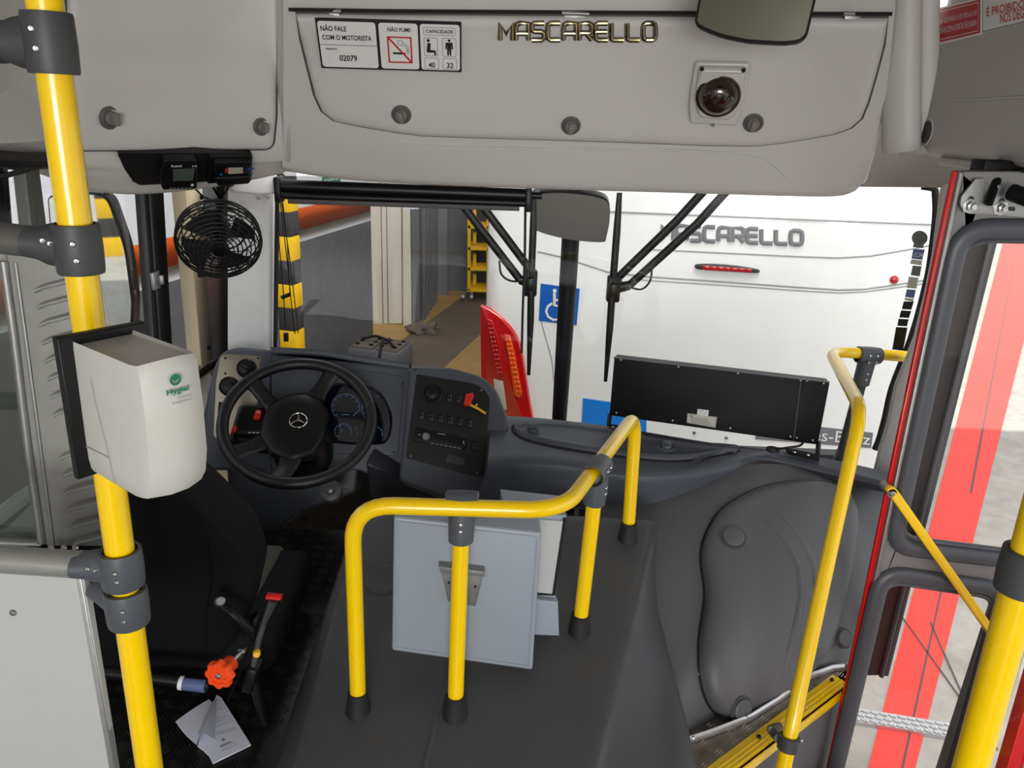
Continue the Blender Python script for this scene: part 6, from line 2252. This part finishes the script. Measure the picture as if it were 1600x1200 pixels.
wiper('black wiper whose blade hangs beside the cord of the sunblind', [(834, 300), (833, 360), (830, 440), (829, 500), (826, 586)], [[(688, 276), (740, 345), (812, 438)], [(716, 276), (770, 345), (830, 425)]], (829, 443), [(780, 408), (782, 430), (795, 440), (815, 441)])
wiper('black wiper whose blade hangs above the destination display', [(968, 301), (964, 360), (957, 450), (953, 510), (946, 596)], [[(1110, 290), (1060, 345), (966, 436)], [(1146, 290), (1090, 352), (985, 447)]], (959, 452), [(1019, 420), (1018, 440), (1004, 455), (985, 450)])

# front mirror on the centre strip
PMi = Plane(aty(892, 345, 2.99), (0.0, -1, -0.30))
fm = thing('front_mirror', 'wide rounded dark mirror on a bracket at the windscreen centre strip', 'mirror', PMi.hit(892, 345)[0])
ml = smooth_loop([(833, 305), (860, 300), (895, 301), (930, 306), (951, 316), (953, 345), (948, 372), (942, 380), (905, 378), (870, 372), (838, 362), (830, 350), (830, 325)], 4)
mb = MB(); slab(mb, PMi, ml, 0.05, 0.012, seg=4, lift=-0.002); build('shell', mb, 'black', fm)
mb = MB(); relief(mb, PMi, ml, [(1.8, 0.0005)], 4); build('mirror_glass', mb, 'mirror_dark', fm)
mb = MB()
c = PMi.hit(895, 345)[0]
mb.tube([c + V((0, .05, 0)), aty(893, 296, 3.02), aty(897, 270, 3.02)], 0.02, 12)
mb.box(aty(897, 296, 3.02), (0.06, 0.05, 0.03), bev=0.006)
mb.tube([c + V((0, .06, -0.05)), aty(885, 480, 3.05), aty(871, 700, 3.05)], [0.034, 0.034, 0.029], 14)
build('bracket', mb, 'black_metal', fm)

# wing mirror beyond the driver's window
MN = V((0.135, -0.99, -0.02)).normalized()
WM = Plane(aty(150, 410, 2.55), MN)
wm = thing('wing_mirror', 'tall black-rimmed wing mirror outside the driver window reflecting the bright yard', 'mirror', WM.hit(150, 410)[0])
wl = round_loop([(72, 306), (121, 299), (168, 302), (198, 388), (209, 470), (206, 545), (105, 545), (80, 400)], [10, 10, 22, 20, 10, 22, 22, 10])
mb = MB(); slab(mb, WM, wl, 0.07, 0.010, seg=4, lift=-0.001); build('shell', mb, 'black', wm)
mb = MB(); relief(mb, WM, wl, [(4.0, 0.0006)], 3); build('mirror_glass', mb, 'mirror', wm)
mb = MB(); p = WM.hit(159, 300)[0]; mb.tube([p + V((0, .05, 0)), p + V((0.02, .06, .14)), p + V((0.2, .1, .22))], 0.014, 10, .05); mb.box(p + V((0, .01, .012)), (.04, .03, .012), bev=.003); build('mirror_arm', mb, 'black', wm)
# dark curtain at the driver's window
mb = MB()
rows = []
for y in (262, 300, 345, 400):
    rows.append([atx(x, y, XL + 0.03 + 0.012 * math.sin(x * .5)) for x in (-60, -50, -40, -30, -20, -10, -2, 6 + (y - 262) * .08, 12 + (y - 262) * .08)])
mb.grid(spline_rows(rows, 4, 3))
cur = build('window_curtain', mb, 'dark_paint'); tag(cur, 'dark navy curtain drawn aside at the driver window edge', 'curtain')
mb = MB(); mb.tube([atx(-60, 280, XL + .03), atx(10, 274, XL + .03), atx(44, 265, XL + .03)], 0.006, 8); build('curtain_rod', mb, 'black', cur)
